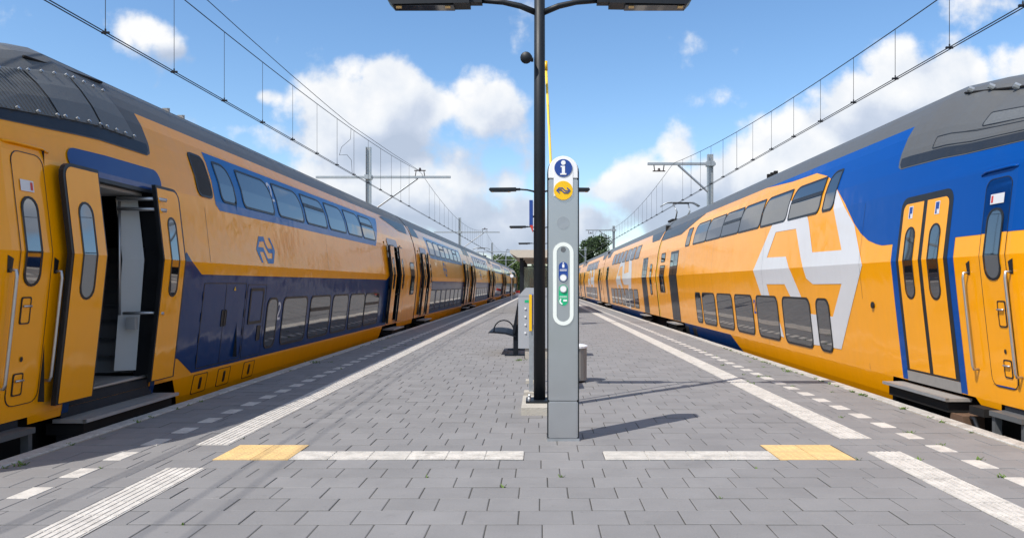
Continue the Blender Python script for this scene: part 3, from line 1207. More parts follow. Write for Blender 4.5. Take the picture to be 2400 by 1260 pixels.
# open doors: near pair
lf = L1.leaf(6.93, 7.50, -1.13, 1.15, .11, 'near', (7.09, 7.33, -.15, .80))
lf2 = L1.leaf(8.60, 9.14, -1.13, 1.15, .11, 'far', (8.77, 8.98, -.15, .80))
L1.overlay('door_hood', 'hood_blue', [rrect(7.20, 8.95, 1.10, 1.36, .16)], .012)
fr = MB()
for (a, b) in ((7.27, 7.34), (8.71, 8.78)):
    for z0, z1 in ((ZS, -.23), (-.23, .29), (.29, ZT)):
        fr.quad(L1.pt(a, z0, .01), L1.pt(b, z0, .01), L1.pt(b, z1, .01), L1.pt(a, z1, .01))
        q = b if a < 8 else a
        fr.quad(L1.pt(q, z0, .01), L1.pt(q, z1, .01), L1.pt(q, z1, -.16), L1.pt(q, z0, -.16))
fr.quad(L1.pt(7.27, ZT - .07, .01), L1.pt(8.78, ZT - .07, .01), L1.pt(8.78, ZT, .01), L1.pt(7.27, ZT, .01))
fr.quad(L1.pt(7.27, ZT - .07, .01), L1.pt(8.78, ZT - .07, .01), L1.pt(8.78, ZT - .07, -.3), L1.pt(7.27, ZT - .07, -.3))
fr.build('door_frame', 'rubber', L1.e, fix=False)


def vestibule(c, s0, s1, zs, zt, detail=True, deep=2.0):
    """what the open doorway shows"""
    mb = MB()
    o0 = W0 + .17
    a, b = s0 - .5, s1 + (2.4 if detail else .5)
    P = c.raw
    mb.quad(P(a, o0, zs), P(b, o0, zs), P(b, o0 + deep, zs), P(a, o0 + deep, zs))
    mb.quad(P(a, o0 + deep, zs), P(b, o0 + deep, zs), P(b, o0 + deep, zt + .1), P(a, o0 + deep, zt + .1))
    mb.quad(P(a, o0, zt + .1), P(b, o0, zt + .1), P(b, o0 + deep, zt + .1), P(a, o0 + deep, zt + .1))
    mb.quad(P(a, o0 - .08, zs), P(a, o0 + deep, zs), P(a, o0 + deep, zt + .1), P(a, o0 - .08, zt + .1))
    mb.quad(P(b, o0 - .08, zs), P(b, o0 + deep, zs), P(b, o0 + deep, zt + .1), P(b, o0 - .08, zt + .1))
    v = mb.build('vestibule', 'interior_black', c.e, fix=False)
    if detail:
        t = MB()
        c.rbox(t, s0 + .02, s1 - .02, W0 + .13, W0 + .75, zs + .001, zs + .012)
        t.build('threshold', 'step_grey', v)
        t = MB()
        c.rbox(t, s0 + .02, s1 - .02, W0 + .12, W0 + .17, zs + .012, zs + .025)
        t.build('threshold_strip', 'steel', v)
        for k in range(8):
            st = MB()
            c.rbox(st, s1 + .28 + .24 * k, s1 + .28 + .24 * (k + 1), W0 + .42, W0 + 1.75, zs + .012, zs + .20 * (k + 1))
            st.build('stair', 'interior_grey', v)
            ns = MB()
            c.rbox(ns, s1 + .265 + .24 * k, s1 + .30 + .24 * k, W0 + .42, W0 + 1.75, zs + .165 + .20 * k, zs + .205 + .20 * k)
            ns.build('stair_nosing', 'galvanised', v)
    return v


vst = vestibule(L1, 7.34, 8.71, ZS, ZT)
# pale inner pillar beside the doorway, grab pole, bars
pw = MB()
zz = [(-1.0, .30), (-.23, .24), (.29, .20), (1.0, .28)]
for (z0, d0), (z1, d1) in zip(zz, zz[1:]):
    pw.quad(L1.raw(8.60, W0 + d0 + .17, z0), L1.raw(8.70, W0 + d0 - .03, z0), L1.raw(8.70, W0 + d1 - .03, z1), L1.raw(8.60, W0 + d1 + .17, z1))
    pw.quad(L1.raw(8.60, W0 + d0 + .17, z0), L1.raw(8.68, W0 + d0 + .19, z0), L1.raw(8.68, W0 + d1 + .19, z1), L1.raw(8.60, W0 + d1 + .17, z1))
pw.build('inner_pillar', 'interior_white', L1.e, fix=False)
L1.tub('grab_pole', 'steel', [L1.raw(8.52, W0 + .36, -.35), L1.raw(8.52, W0 + .36, .95)], .016)
bx = MB()
L1.rbox(bx, 8.55, 8.62, W0 + .20, W0 + .30, -.52, -.38)
bx.build('ticket_box', 'interior_grey', L1.e)
for z in (.98, .86):
    L1.tub('door_arm', 'steel', [L1.raw(8.46, W0 + .36, z), L1.raw(8.66, W0 - .02, z + .01), L1.raw(8.72, W0 - .08, z)], .022)
L1.tub('door_arm', 'steel', [L1.raw(8.48, W0 + .30, -.33), L1.raw(8.62, W0 + .04, -.33), L1.raw(8.70, W0 - .06, -.34)], .018)
hd = MB()
L1.rbox(hd, 7.34, 8.70, W0 + .20, W0 + .9, ZT - .10, ZT - .02)
hd.build('header_panel', 'interior_grey', L1.e)
sk = MB()
for z0, z1 in ((-1.30, ZS - .01),):
    sk.quad(L1.raw(7.2, W0 + .17, z0), L1.raw(8.85, W0 + .17, z0), L1.raw(8.85, W0 + .17, z1), L1.raw(7.2, W0 + .17, z1))
sk.build('sill_panel', 'roof_dark', L1.e, fix=False)
for a in (7.20, 8.80):
    L1.overlay('door_post', 'navy', [[(a, -1.32), (a + .10, -1.32), (a + .10, ZS + .02), (a, ZS + .02)]], .005)


def door_step(c, s0, s1, o_in=.22, o_out=-.10, zt=-1.30):
    mb = MB()
    c.rbox(mb, s0, s1, W0 + o_out, W0 + o_in, zt - .035, zt)
    st = mb.build('door_step', 'step_grey', c.e)
    e = MB()
    c.rbox(e, s0, s1, W0 + o_out - .012, W0 + o_out + .03, zt - .03, zt + .004)
    e.build('step_edge', 'galvanised', st)
    b = MB()
    c.rbox(b, s0 + .05, s1 - .05, W0 + o_out + .05, W0 + o_in + .1, zt - .16, zt - .05)
    c.rbox(b, s0 + .02, s0 + .12, W0 + .05, W0 + .2, zt - .35, zt - .16)
    c.rbox(b, s1 - .12, s1 - .02, W0 + .05, W0 + .2, zt - .35, zt - .16)
    b.build('step_bracket', 'under', st)
    return st


def cab_step(c, s0, s1, zt=-1.27):
    mb = MB()
    c.rbox(mb, s0, s1, W0 + .02, W0 + .34, zt - .05, zt)
    for a, b in ((s0, s0 + .05), (s1 - .05, s1)):
        c.rbox(mb, a, b, W0 + .05, W0 + .12, zt - .42, zt - .05)
    c.rbox(mb, s0, s1, W0 + .03, W0 + .20, zt - .44, zt - .40)
    st = mb.build('cab_step', 'roof_grey', c.e)
    b = MB()
    c.rbox(b, s0 + .0, s1, W0 + .18, W0 + .22, zt, zt + .16)
    b.build('step_recess', 'roof_dark', st)


door_step(L1, 7.15, 8.95)
cab_step(L1, 6.12, 6.62)
ax = MB()
L1.rbox(ax, 8.25, 8.45, W0 + .02, W0 + .25, -1.60, -1.42)
ax.build('axle_box', 'axle_brown', L1.e)


def cab_door(c, s0, s1, z0, z1, win, mat, rails, lockz, splits=None):
    """crew door: thin seam, tall window, recessed handles, grab rails beside it"""
    d = c.window(s0, s1, z0, z1, r=.10, fr=.007, glass=mat, name='cab_door', proud=.006)
    if splits:
        d2 = c.overlay('door_skin', splits[1], [[(s0 + .008, z0 + .02), (s1 - .008, z0 + .02), (s1 - .008, splits[0]), (s0 + .008, splits[0])]], .0045, d)
    c.window(*win, r=.12, fr=.022, name='cab_window', proud=.012)
    w = s1 - s0
    n = s0 + w * .16
    for z, h in lockz:
        hd = c.window(n, n + w * .30, z, z + h, r=.02, fr=.012, glass=mat if z > .5 else 'yellow', name='handle_recess', proud=.012)
        c.tub('handle', 'steel', [c.pt(n + .02, z + h * .66, .022), c.pt(n + w * .28, z + h * .66, .022)], .010, 6, hd)
    c.overlay('keyhole', 'rubber', [[(n + .08 + .02 * math.cos(k), -.66 + .025 * math.sin(k)) for k in (0, .8, 1.6, 2.4, 3.2, 4.0, 4.8, 5.6)]], .010)
    c.overlay('notice', 'white_paint', [[(win[0] + .02, win[3] + .04), (win[1] - .03, win[3] + .04), (win[1] - .03, win[3] + .14), (win[0] + .02, win[3] + .14)]], .011)
    c.overlay('notice_mark', 'sign_red', [[(win[1] - .075, win[3] + .055), (win[1] - .045, win[3] + .055), (win[1] - .045, win[3] + .125), (win[1] - .075, win[3] + .125)]], .013)
    for s in rails:
        pts = [c.pt(s, .12, .0), c.pt(s, .12, .055), c.pt(s, .06, .065), c.pt(s, -.4, .065), c.pt(s, -.85, .065), c.pt(s, -.89, .055), c.pt(s, -.89, .0)]
        c.tub('grab_rail', 'steel', pts, .014, 8)
        c.overlay('rail_recess', 'rubber', [[(s - .03, .10), (s + .02, .10), (s + .03, .22), (s - .04, .25)]], .004)
    c.tub('rain_strip', mat, [c.pt(s0 - .06, z1 + .08, .0), c.pt(s0 + .02, z1 + .085, .02), c.pt(s1, z1 + .085, .02), c.pt(s1 + .1, z1 + .06, .0)], .014, 6)


cab_door(L1, 6.40, 6.82, -1.07, 1.17, (6.46, 6.68, -.02, .78), 'yellow', (6.30, 6.89), ((-.35, .24), (-.98, .20)))
# cab roof grille panels with bolts, hinge rail
for (a, b) in ((6.35, 7.25), (7.29, 7.95), (7.99, 8.60)):
    g = MB()
    c = L1
    n = 16 if a < 7 else 0
    g_p = [(a, 1.68), (b, 1.68), (b - .10, 2.22), (a - .10, 2.22)]
    c.panel(g, g_p, .022)
    gr = g.build('roof_grille', 'grille', c.e, fix=False)
    for k in range(n):
        t = (k + .5) / n
        sl = MB()
        p0, p1 = (a + (b - a) * t, 1.69), (a - .10 + (b - a) * t, 2.21)
        zs_ = [p0[1]] + [z for z in ZB if p0[1] < z < p1[1]] + [p1[1]]
        pts = [c.pt(p0[0] + (p1[0] - p0[0]) * (z - p0[1]) / (p1[1] - p0[1]), z, .026) for z in zs_]
        sl.tube(pts, .0035, 4)
        sl.build('grille_bar', 'roof_grey', gr)
    for k in range(4):
        for zq, off in ((1.70, 0.0), (2.20, -.10)):
            bt = MB()
            p = Vector(c.pt(a + .04 + off + (b - a - .08) * k / 3, zq, .03))
            bt.tube([p, p + Vector((.02, 0, .01))], .016, 6)
            bt.build('bolt', 'steel', gr)
L1.tub('hinge_rail', 'under', [L1.pt(7.4, 2.36, .03), L1.pt(8.7, 2.36, .03)], .018, 6)
for x_ in (395, 430):
    s_ = FPX * 5.32 / (1280 - x_)
    h_ = MB()
    L1.rbox(h_, s_, s_ + .02, W0 + .80, W0 + .90, 2.42, 2.49)
    h_.build('roof_hook', 'step_grey', L1.e)

# far doors of the leading carriage: open, leaves standing off the side
def far_open_door(c, s0, s1, panel_mat='yellow'):
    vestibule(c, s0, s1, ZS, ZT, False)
    c.leaf(s0 - .28, s0 + .30, -1.13, 1.15, .12, 'near', (s0 - .14, s0 + .12, -.15, .8))
    c.leaf(s1 - .30, s1 + .28, -1.13, 1.15, .12, 'far', (s1 - .12, s1 + .14, -.15, .8))
    c.overlay('door_hood', 'hood_blue', [rrect(s0 - .05, s1 + .05, 1.14, 1.36, .15)], .012)
    for z in (.98, -.3):
        c.tub('door_arm', 'under', [c.pt(s0 + .1, z, .05), c.pt(s1 - .1, z, .05)], .02, 6)
    door_step(c, s0 - .1, s1 + .1)


far_open_door(L1, 21.75, 23.1)
L1.window(25.0, 25.75, -.35, .75, r=.12, name='end_window')
L1.overlay('roof_vent', 'roof_dark', [[(21.9, 1.98), (22.4, 2.055), (25.9, 2.055), (25.6, 1.72), (24.2, 1.72)]], .006)
L1.underframe((11.5, 22.5))
L1.overlay('end_skirt', 'yellow', [[(23.4, -1.2), (26.1, -1.2), (26.1, -1.35), (23.5, -1.35)]], .001)


for s_ in (10.05, 15.55, 19.4, 23.9):
    L1.overlay('panel_seam', 'rubber', [[(s_, .30), (s_ + .006, .30), (s_ + .006, 1.03), (s_, 1.03)]], .0035)
nose_face(L1)
# ---------- left train, following carriages (all alike)
def follow_left(s0, length):
    c = Car(-1, s0, s0 + length)
    e = s0 + length
    d1, d2 = (s0 + 1.0, s0 + 2.3), (e - 2.9, e - 1.6)
    c.shell([(*d1, ZS, ZT), (*d2, ZS, ZT)], extra=(s0 + 6, s0 + 12))
    far_open_door(c, *d1)
    far_open_door(c, *d2)
    a, b = d1[1] + .35, d2[0] - .35
    c.overlay('lower_livery', 'navy', [[(a, .13), (b, .13), (b, -.95), (b - .3, -1.17), (a + .3, -1.17), (a, -.95)]], .003)
    c.overlay('door_band', 'navy', [[(s0 + .55, -.45), (s0 + .70, -.45), (s0 + .70, .75), (s0 + .55, .75)]], .003)
    c.overlay('upper_livery', 'sky_blue', [[(a + .2, 1.86), (a + .5, 1.04), (b - .5, 1.04), (b - .4, 1.86)]], .003)
    n = 7
    w = (b - a - 1.3) / n
    for k in range(n):
        c.window(0, 0, 0, 0, outline=rrect4(a + .7 + w * k, a + .7 + w * (k + .84), 1.17, 1.77, (.25, .07, .1, .1)), bar=1.55 if k in (2, 5) else None)
        c.window(a + .5 + w * k, a + .5 + w * (k + .84), -1.07, -.22, r=.13)
    sc_ = [(u, v) for u, v in le1]
    mid = (a + b) / 2 - 1.5
    em = lambda p: (mid + (p[0] - 760) / 550 * 1.1, .66 - (p[1] - 570) / 800 * .62)
    c.overlay('emblem', 'sky_blue', [[em(p) for p in le1], [em(p) for p in le2]], .004, label='blue emblem of two interlocking arrows')
    c.skirt(a - .2, b + .1, 'yellow', .25, .25)
    for q0, q1 in ((s0 + .05, s0 + 1.6), (e - 1.5, e - .05)):
        c.overlay('roof_vent', 'roof_dark', [[(q0, 1.72), (q1, 1.72), (q1 - .2, 2.055), (q0 + .2, 2.055)]], .006)
    c.underframe((s0 + 4.2, e - 4.2))
    g = MB()
    c.rbox(g, s0 - .15, s0 + .02, W0 + .5, TC + 1.0, -1.1, 1.9)
    g.build('gangway', 'under', c.e)
    return c


LL = 18.4
L2 = follow_left(26.40, LL - .15)
ordn = ['second', 'third', 'fourth', 'fifth', 'sixth']
tag(L2.e, 'second carriage of the left train, behind the nearest one', 'train carriage', 'carriages of the left train')
rzL = -SKEW
for k in range(1, 5):
    c_ = copy_tree(L2.e)
    c_.location = L2.e.location + Vector((math.sin(SKEW) * LL * k, math.cos(SKEW) * LL * k, 0))
    if k == 2:
        pants(L2, 69.5 - 2 * LL, c_)
    tag(c_, '%s carriage of the left train, counted from the camera' % ordn[k], 'train carriage', 'carriages of the left train')

# ---------- right train, leading carriage
R1 = Car(1, 5.4, 27.95, NOSE_R)
tag(R1.e, 'nearest carriage of the right train, sunlit yellow with blue cab end and big white emblem', 'train carriage', 'carriages of the right train')
R1.shell([], extra=(10, 12, 14, 16, 18, 20, 22, 24, 26))
Q = lambda x, z: S(1, x, z)
rp = lambda x, y: surf(1, 1580 + x / 2.52, 360 + y / 2.52)
# blue cab field: above the yellow arch, down beside the emblem, round the door
zb = .51
far_s = Q(1800, 2.06)
blue = [(far_s, 2.061), (Q(1858, 1.93), 1.95)] + [surf(1, x, y) for x, y in
        ((1917, 405), (1940, 411), (1953, 420), (1964, 440), (1985, 480), (2004.6, 522.7), (2020, 546), (2038, 563), (2056, 571))] + \
       [(Q(2070, zb), zb), (9.475, zb), (9.475, .29), (9.475, -1.19), (9.30, -1.19), (9.30, .90), (8.21, .90), (8.21, -1.19), (8.055, -1.19), (8.055, .29), (8.055, zb),
        (6.35, zb), (6.05, 1.2), (6.3, 2.061)]
R1.overlay('cab_livery', 'blue', [blue], .003)
cab_roof(R1, surf(1, 2110, 385)[0], 1.47, 6.6)
R1.overlay('emblem', 'white_paint', [[rp(*p) for p in EP1], [rp(*p) for p in EP2]], .005, label='huge white emblem of two interlocking arrows')
up = ((1607, 1628), (1626, 1657), (1656, 1693), (1691, 1735), (1733, 1785), (1785, 1848), (1850, 1926), (1931, 1960))
for i, (a, b) in enumerate(up[1:]):
    s1_, s0_ = Q(a, 1.3), Q(b, 1.3)
    R1.window(s0_ + .02, s1_ - .02, 1.16, 1.77, outline=rrect4(s0_ + .02, s1_ - .02, 1.16, 1.77 if i < 6 else 1.81, (.27, .06, .12, .06)), bar=1.50 if i in (2, 5) else None)
R1.window(Q(1620, 1.4), Q(1610, 1.4), 1.16, 1.72, r=.06, glass='glass_dark')
lo = ((1633, 1646), (1649, 1679), (1684, 1720), (1726, 1768), (1777, 1828), (1839, 1905), (1919, 1951))
for i, (a, b) in enumerate(lo):
    s1_, s0_ = Q(a, -.65), Q(b, -.65)
    R1.window(s0_, s1_, -1.08, -.22, r=.15, name='window')
R1.glyph2(Q(1779, 1.3), 1.22, .13, .27, .04, 'blue')
R1.glyph2(Q(1769.5, -.4), -.60, .13, .27, .04, 'blue')
R1.glyph2(Q(1647, -.4), -.55, .13, .24, .04, 'blue')
R1.glyph2(Q(1651, 1.3), 1.20, .13, .24, .04, 'blue')
# navy skirt of the rear half, yellow skirt in front
se0, se1 = Q(1749, -1.5), Q(1713, -1.2)
R1.overlay('skirt', 'yellow', [[(9.75, -1.2), (se1, -1.2), (se0, -1.62), (9.95, -1.62)]], .0)
R1.overlay('skirt', 'navy', [[(se1, -1.2), (23.4, -1.2), (23.2, -1.62), (se0, -1.62)]], .0)
for a in (1612, 1630):
    s = Q(a, -1.35)
    R1.window(s - .25, s + .25, -1.50, -1.28, r=.03, fr=.01, glass='rubber', name='skirt_hatch')
for s_ in (10.4, 14.9, 19.2, 22.9):
    for z0_, z1_ in ((-1.19, -1.10), (-.20, 1.13)):
        R1.overlay('panel_seam', 'rubber', [[(s_, z0_), (s_ + .005, z0_), (s_ + .005, z1_), (s_, z1_)]], .0062)
# near doors, closed
fr = MB()
out_ = [(8.17, ZS + .01)] + [(8.17, 1.07 - .14)] + [(8.17 + .14 - .14 * math.cos(R(a)), 1.07 - .14 + .14 * math.sin(R(a))) for a in (22, 45, 67, 90)] + \
    [(9.335 - .14 + .14 * math.sin(R(a)), 1.07 - .14 + .14 * math.cos(R(a))) for a in (0, 22, 45, 67, 90)] + [(9.335, ZS + .01)]
R1.overlay('door_frame', 'rubber', [out_], .0055)
d1_ = R1.leaf(8.215, 8.735, -1.06, 1.02, .004, 'near', (8.355, 8.595, -.18, .70), thick=.002, r=.12)
d2_ = R1.leaf(8.775, 9.30, -1.06, 1.02, .004, 'far', (8.92, 9.16, -.18, .70), thick=.002, r=.12)
for s in (8.43, 9.03):
    R1.overlay('door_sticker', 'white_paint', [[(s, .80), (s + .10, .80), (s + .10, .95), (s, .95)]], .010)
    R1.overlay('sticker_sign', 'sign_blue', [[(s + .015, .86), (s + .085, .86), (s + .085, .94), (s + .015, .94)], [(s + .05, .81), (s + .085, .81), (s + .085, .859), (s + .06, .859)]], .012)
R1.overlay('sill_panel', 'step_grey', [[(8.17, -1.20), (9.345, -1.20), (9.345, ZS + .005), (8.17, ZS + .005)]], .005)
door_step(R1, 8.08, 9.55, o_out=-.06, zt=-1.24)
cab_step(R1, 6.95, 7.45, -1.26)
cab_door(R1, 7.16, 7.585, -1.03, 1.06, (7.24, 7.51, .04, .76), 'blue', (7.80, 7.10), ((-.42, .26), (-.92, .18)), splits=(zb, 'yellow'))
R1.overlay('skirt', 'yellow', [[(6.0, -1.2), (7.92, -1.2), (7.85, -1.27), (7.50, -1.27), (7.48, -1.205), (6.9, -1.205), (6.86, -1.62), (6.2, -1.62)]], .001)
k_ = MB()
p = Vector(R1.pt(Q(2050, -.3), -.28, 0))
k_.tube([p, p + Vector((-.02, 0, 0))], .045, 12)
k_.build('socket', 'rubber', R1.e)
hs = MB()
hs.tube([R1.raw(7.95, W0 + .12, -1.42), R1.raw(7.75, W0 + .05, -1.40), R1.raw(7.6, W0 + .05, -1.62), R1.raw(7.55, W0 + .08, -1.8)], .02, 8)
hs.build('hose', 'rubber', R1.e, smooth=True)
ax = MB()
R1.rbox(ax, 7.90, 8.15, W0 + .02, W0 + .25, -1.62, -1.40)
ax.build('axle_box', 'axle_brown', R1.e)
bk = MB()
R1.rbox(bk, 7.60, 7.86, W0 + .06, W0 + .22, -1.36, -1.275)
bk.build('bracket', 'under', R1.e)
# cab roof: dark panels, hinge rail
R1.window(6.9, 8.9, 1.64, 1.80, r=.02, fr=.012, glass='roof_grey', name='roof_hatch', proud=.012)
R1.window(6.75, 8.05, 1.84, 2.04, r=.03, fr=.012, glass='grille', name='roof_grille', proud=.012)
hr = R1.tub('hinge_rail', 'under', [R1.pt(6.9, 2.36, .03), R1.pt(9.0, 2.36, .03)], .014, 6)
for s in (8.0, 8.45, 8.85):
    b_ = MB()
    p = Vector(R1.pt(s, 2.37, .03))
    b_.tube([p, p + Vector((-.05, .02, .03))], .035, 8)
    b_.build('hinge', 'galvanised', hr)


nose_face(R1)


def right_door_far(c, s0, s1):
    c.overlay('door_surround', 'roof_dark', [[(s0 - .04, -1.19), (s1 + .04, -1.19), (s1 + .04, 1.10), (s0 - .04, 1.10)]], .003)
    m = (s0 + s1) / 2
    c.overlay('door_glass', 'glass', [[(s0 + .05, .30), (m - .03, .30), (m - .03, 1.02), (s0 + .05, 1.02)], [(m + .03, .30), (s1 - .05, .30), (s1 - .05, 1.02), (m + .03, 1.02)]], .006)
    c.overlay('door_skin', 'roof_dark', [[(s0 + .05, -1.06), (m - .03, -1.06), (m - .03, .29), (s0 + .05, .29)], [(m + .03, -1.06), (s1 - .05, -1.06), (s1 - .05, .29), (m + .03, .29)]], .006)
    door_step(c, s0 - .1, s1 + .1, o_out=-.04, zt=-1.26)


right_door_far(R1, 23.95, 25.25)
R1.window(26.25, 27.25, -.28, .68, r=.06, name='end_window', bar=.32)
R1.window(26.35, 27.15, .80, 1.12, r=.06, name='end_window')
R1.overlay('roof_slope', 'roof_dark', [[(21.6, 2.055), (27.9, 2.055), (27.9, 1.62), (24.2, 1.62)]], .006)
R1.overlay('end_strip', 'sign_yellow', [[(27.80, -1.19), (27.94, -1.19), (27.94, 1.6), (27.80, 1.6)]], .004)
R1.underframe((11.8, 23.5))
for s in (17.2, 17.45, 17.7):
    h_ = MB()
    R1.rbox(h_, s, s + .08, W0 + 1.0, W0 + 1.08, 2.50, 2.62)
    h_.build('roof_hook', 'under', R1.e)


def follow_right(s0, length):
    c = Car(1, s0, s0 + length)
    e = s0 + length
    c.shell([], extra=(s0 + 7, s0 + 14))
    right_door_far(c, s0 + 2.3, s0 + 3.6)
    right_door_far(c, e - 3.6, e - 2.3)
    a, b = s0 + 5.2, e - 5.0
    n = 7
    w = (b - a) / n
    for k in range(n):
        c.window(0, 0, 0, 0, outline=rrect4(a + w * k, a + w * (k + .84), 1.16, 1.77, (.25, .06, .12, .06)))
        c.window(a + w * k, a + w * (k + .84), -1.08, -.22, r=.13)
    m0, m1 = a + (b - a) * .15, a + (b - a) * .72
    em = lambda p: (m1 - (p[0] - 470) / 648 * (m1 - m0), .25 - (p[1] - 680) / 475 * 1.45)
    c.overlay('emblem', 'white_paint', [[em(p) for p in EP1], [em(p) for p in EP2]], .004, label='white emblem of two interlocking arrows')
    c.overlay('skirt', 'navy', [[(s0 + 4.2, -1.2), (e - 4.2, -1.2), (e - 4.5, -1.62), (s0 + 4.5, -1.62)]], .0)
    c.window(s0 + 1.0, s0 + 1.5, -.4, .8, r=.1, name='end_window')
    for q0, q1 in ((s0 + .05, s0 + 3.2), (e - 3.2, e - .05)):
        c.overlay('roof_slope', 'roof_dark', [[(q0, 2.055), (q1, 2.055), (q1 - 1.0, 1.70), (q0 + .4, 1.70)]], .006)
    c.underframe((s0 + 4.6, e - 4.6))
    g = MB()
    c.rbox(g, s0 - .2, s0 + .02, W0 + .4, TC + 1.0, -1.1, 2.2)
    g.build('gangway', 'under', c.e)
    return c


RL = 22.2
R2 = follow_right(28.12, RL - .17)
tag(R2.e, 'second carriage of the right train, behind the nearest one', 'train carriage', 'carriages of the right train')
for k in range(1, 4):
    c_ = copy_tree(R2.e)
    c_.location = R2.e.location + Vector((-math.sin(SKEW) * RL * k, math.cos(SKEW) * RL * k, 0))
    tag(c_, '%s carriage of the right train, counted from the camera' % ordn[k], 'train carriage', 'carriages of the right train')

pants(R2, 30.9)

# ------------------------------------------------------------------ overhead line
GZ = H                            # heights above the eye -> world


def wpt(side, s, o, z):
    rz = side * SKEW
    x, y = side * o, s
    return (x * math.cos(rz) - y * math.sin(rz), x * math.sin(rz) + y * math.cos(rz), z + H)


def overhead(side, masts, sag_at, z_low, k_sag, first, step, word):
    e = empty('overhead_wire', wpt(side, masts[0], 5.75, 0))
    off = Vector(e.location)
    tag(e, 'overhead contact wires strung above the %s train' % word, 'overhead wire', 'overhead wires')
    P = lambda s, o, z: tuple(Vector(wpt(side, s, o, z)) - off)
    zc = 3.27
    for d in (-.028, .028):
        mb = MB()
        mb.tube([P(s, 5.75 + d, zc) for s in (-8, 5, 12, 20, 30, 45, 60, 80, 100, 140, 200)], .008, 5)
        mb.build('contact_wire', 'wire', e)

    def zm(s):
        if s <= masts[0]:
            return z_low + k_sag * (s - sag_at) ** 2
        for a, b in zip(masts, masts[1:]):
            if s <= b:
                t = (s - a) / (b - a)
                top = z_low + k_sag * (masts[0] - sag_at) ** 2
                return top - 4 * .95 * t * (1 - t)
        return zc + 1.6
    mb = MB()
    ss = [-8 + .9 * k for k in range(int((masts[-1] + 8) / .9))]
    mb.tube([P(s, 5.75, zm(s)) for s in ss], .009, 5)
    mb.build('messenger_wire', 'wire', e)
    s = first
    k = 0
    while s < masts[-1] and k < 60:
        if min(abs(s - m) for m in masts) > 1.2:
            mb = MB()
            mb.tube([P(s, 5.75, zc), P(s, 5.75, zm(s))], .0045 if s < 20 else .006, 4)
            d = mb.build('dropper', 'wire', e)
            cl = MB()
            cl.tube([P(s, 5.70, zc + .01), P(s, 5.80, zc + .01)], .018, 5)
            cl.tube([P(s, 5.75, zc), P(s, 5.75, zc + .06)], .012, 5)
            cl.build('clamp', 'wire', d)
        s += step
        k += 1
    return e, P, zm


lw, LP, lzm = overhead(-1, [34.0, 70.0, 112.0, 150.0], 15.0, 4.50, .0018, 6.1, 1.8, 'left')
mb = MB()
mb.tube([LP(s, 5.80, 4.72 + .0016 * (22 - s) ** 2) for s in (-6, 0, 4, 8, 11, 14, 17, 20, 22)] + [LP(28, 5.76, 4.90), LP(34, 5.75, 5.16)], .008, 5)
mb.build('feeder_wire', 'wire', lw)
mb = MB()
mb.tube([LP(22, 5.76, lzm(22)), LP(22.1, 5.8, 4.3), LP(21.2, 5.82, 3.9), LP(20.9, 5.8, 3.62), LP(21.6, 5.77, 3.75), LP(22.0, 5.75, 3.66), LP(22.1, 5.75, 3.29)], .006, 5)
mb.build('jumper_wire', 'wire', lw)
overhead(1, [31.0, 69.0, 108.0, 150.0], 10.0, 4.06, .0022, 7.2, 1.56, 'right')


def mast(side, s, pole_o, arm_in, arm_out, label, group, hang):
    base = wpt(side, s, pole_o, -1.0 - H)
    e = empty('catenary_mast', base, side * SKEW)
    tag(e, label, 'catenary mast', group)
    g = -1.0
    top = 6.25 + H - g if side < 0 else 5.40 + H - g
    mb = MB()
    # H-section column
    mb.box(-.11, -.09, -.12, .12, 0, top)
    mb.box(.09, .11, -.12, .12, 0, top)
    mb.box(-.09, .09, -.015, .015, 0, top)
    mb.build('column', 'galvanised', e)
    zb_ = (4.88 if side < 0 else 5.0) + H - g
    q = lambda o: side * (o - pole_o)
    mb = MB()
    a, b = sorted((q(arm_in), q(arm_out)))
    mb.box(a, b, -.06, .06, zb_ - .05, zb_ + .05)
    mb.build('beam', 'galvanised', e)
    mb = MB()
    if side < 0:
        mb.tube([(q(pole_o - .15), 0, zb_ - 1.55), (q(5.85), 0, zb_ - .05)], .045, 8)
    else:
        mb.tube([(q(pole_o - .1), 0, zb_ - 1.15), (q(5.95), 0, zb_ - .05)], .045, 8)
    mb.build('brace', 'galvanised', e)
    mb = MB()
    mb.box(-.16, .16, -.15, .15, zb_ - .10, zb_ + .10)
    mb.build('bracket', 'galvanised', e)
    if hang:
        sg = -1 if side > 0 else 1
        o_ = 5.15 if side > 0 else 5.75
        mb = MB()
        for dq in (-.22, .22):
            mb.tube([(q(o_ + dq), 0, zb_), (q(o_ + dq * .8), 0, zb_ + sg * .30)], .022, 6)
        mb.tube([(q(o_ - .26), 0, zb_ + sg * .30), (q(o_ + .26), 0, zb_ + sg * .30)], .025, 6)
        ins = mb.build('hanger', 'insulator', e)
        mb = MB()
        mb.tube([(q(o_), 0, zb_ + sg * .27), (q(o_), 0, zb_ + sg * .30), (q(o_), 0, zb_ + sg * .30 + .12)], [.05, .07, .04], 8)
        mb.build('insulator', 'insulator', ins)
    return e


for i, s in enumerate((34.0, 70.0, 112.0, 150.0)):
    w = ('nearest', 'second', 'third', 'fourth')[i]
    mast(-1, s, 8.1, 4.35, 10.5, '%s catenary mast above the left train, crossbeam on both sides of its column' % w, 'catenary masts on the left', i < 3)
for i, s in enumerate((31.0, 69.0, 108.0, 150.0)):
    w = ('nearest', 'second', 'third', 'fourth')[i]
    mast(1, s, 7.28, 4.68, 7.5, '%s catenary mast above the right train, single arm with slanting brace' % w, 'catenary masts on the right', i < 3)

# ------------------------------------------------------------------ information pillar
PY = 6.82
pil = empty('information_pillar', (.207, PY, 0))
tag(pil, 'silver help pillar with rounded top, blue i disc and glowing oval button panel', 'information pillar')


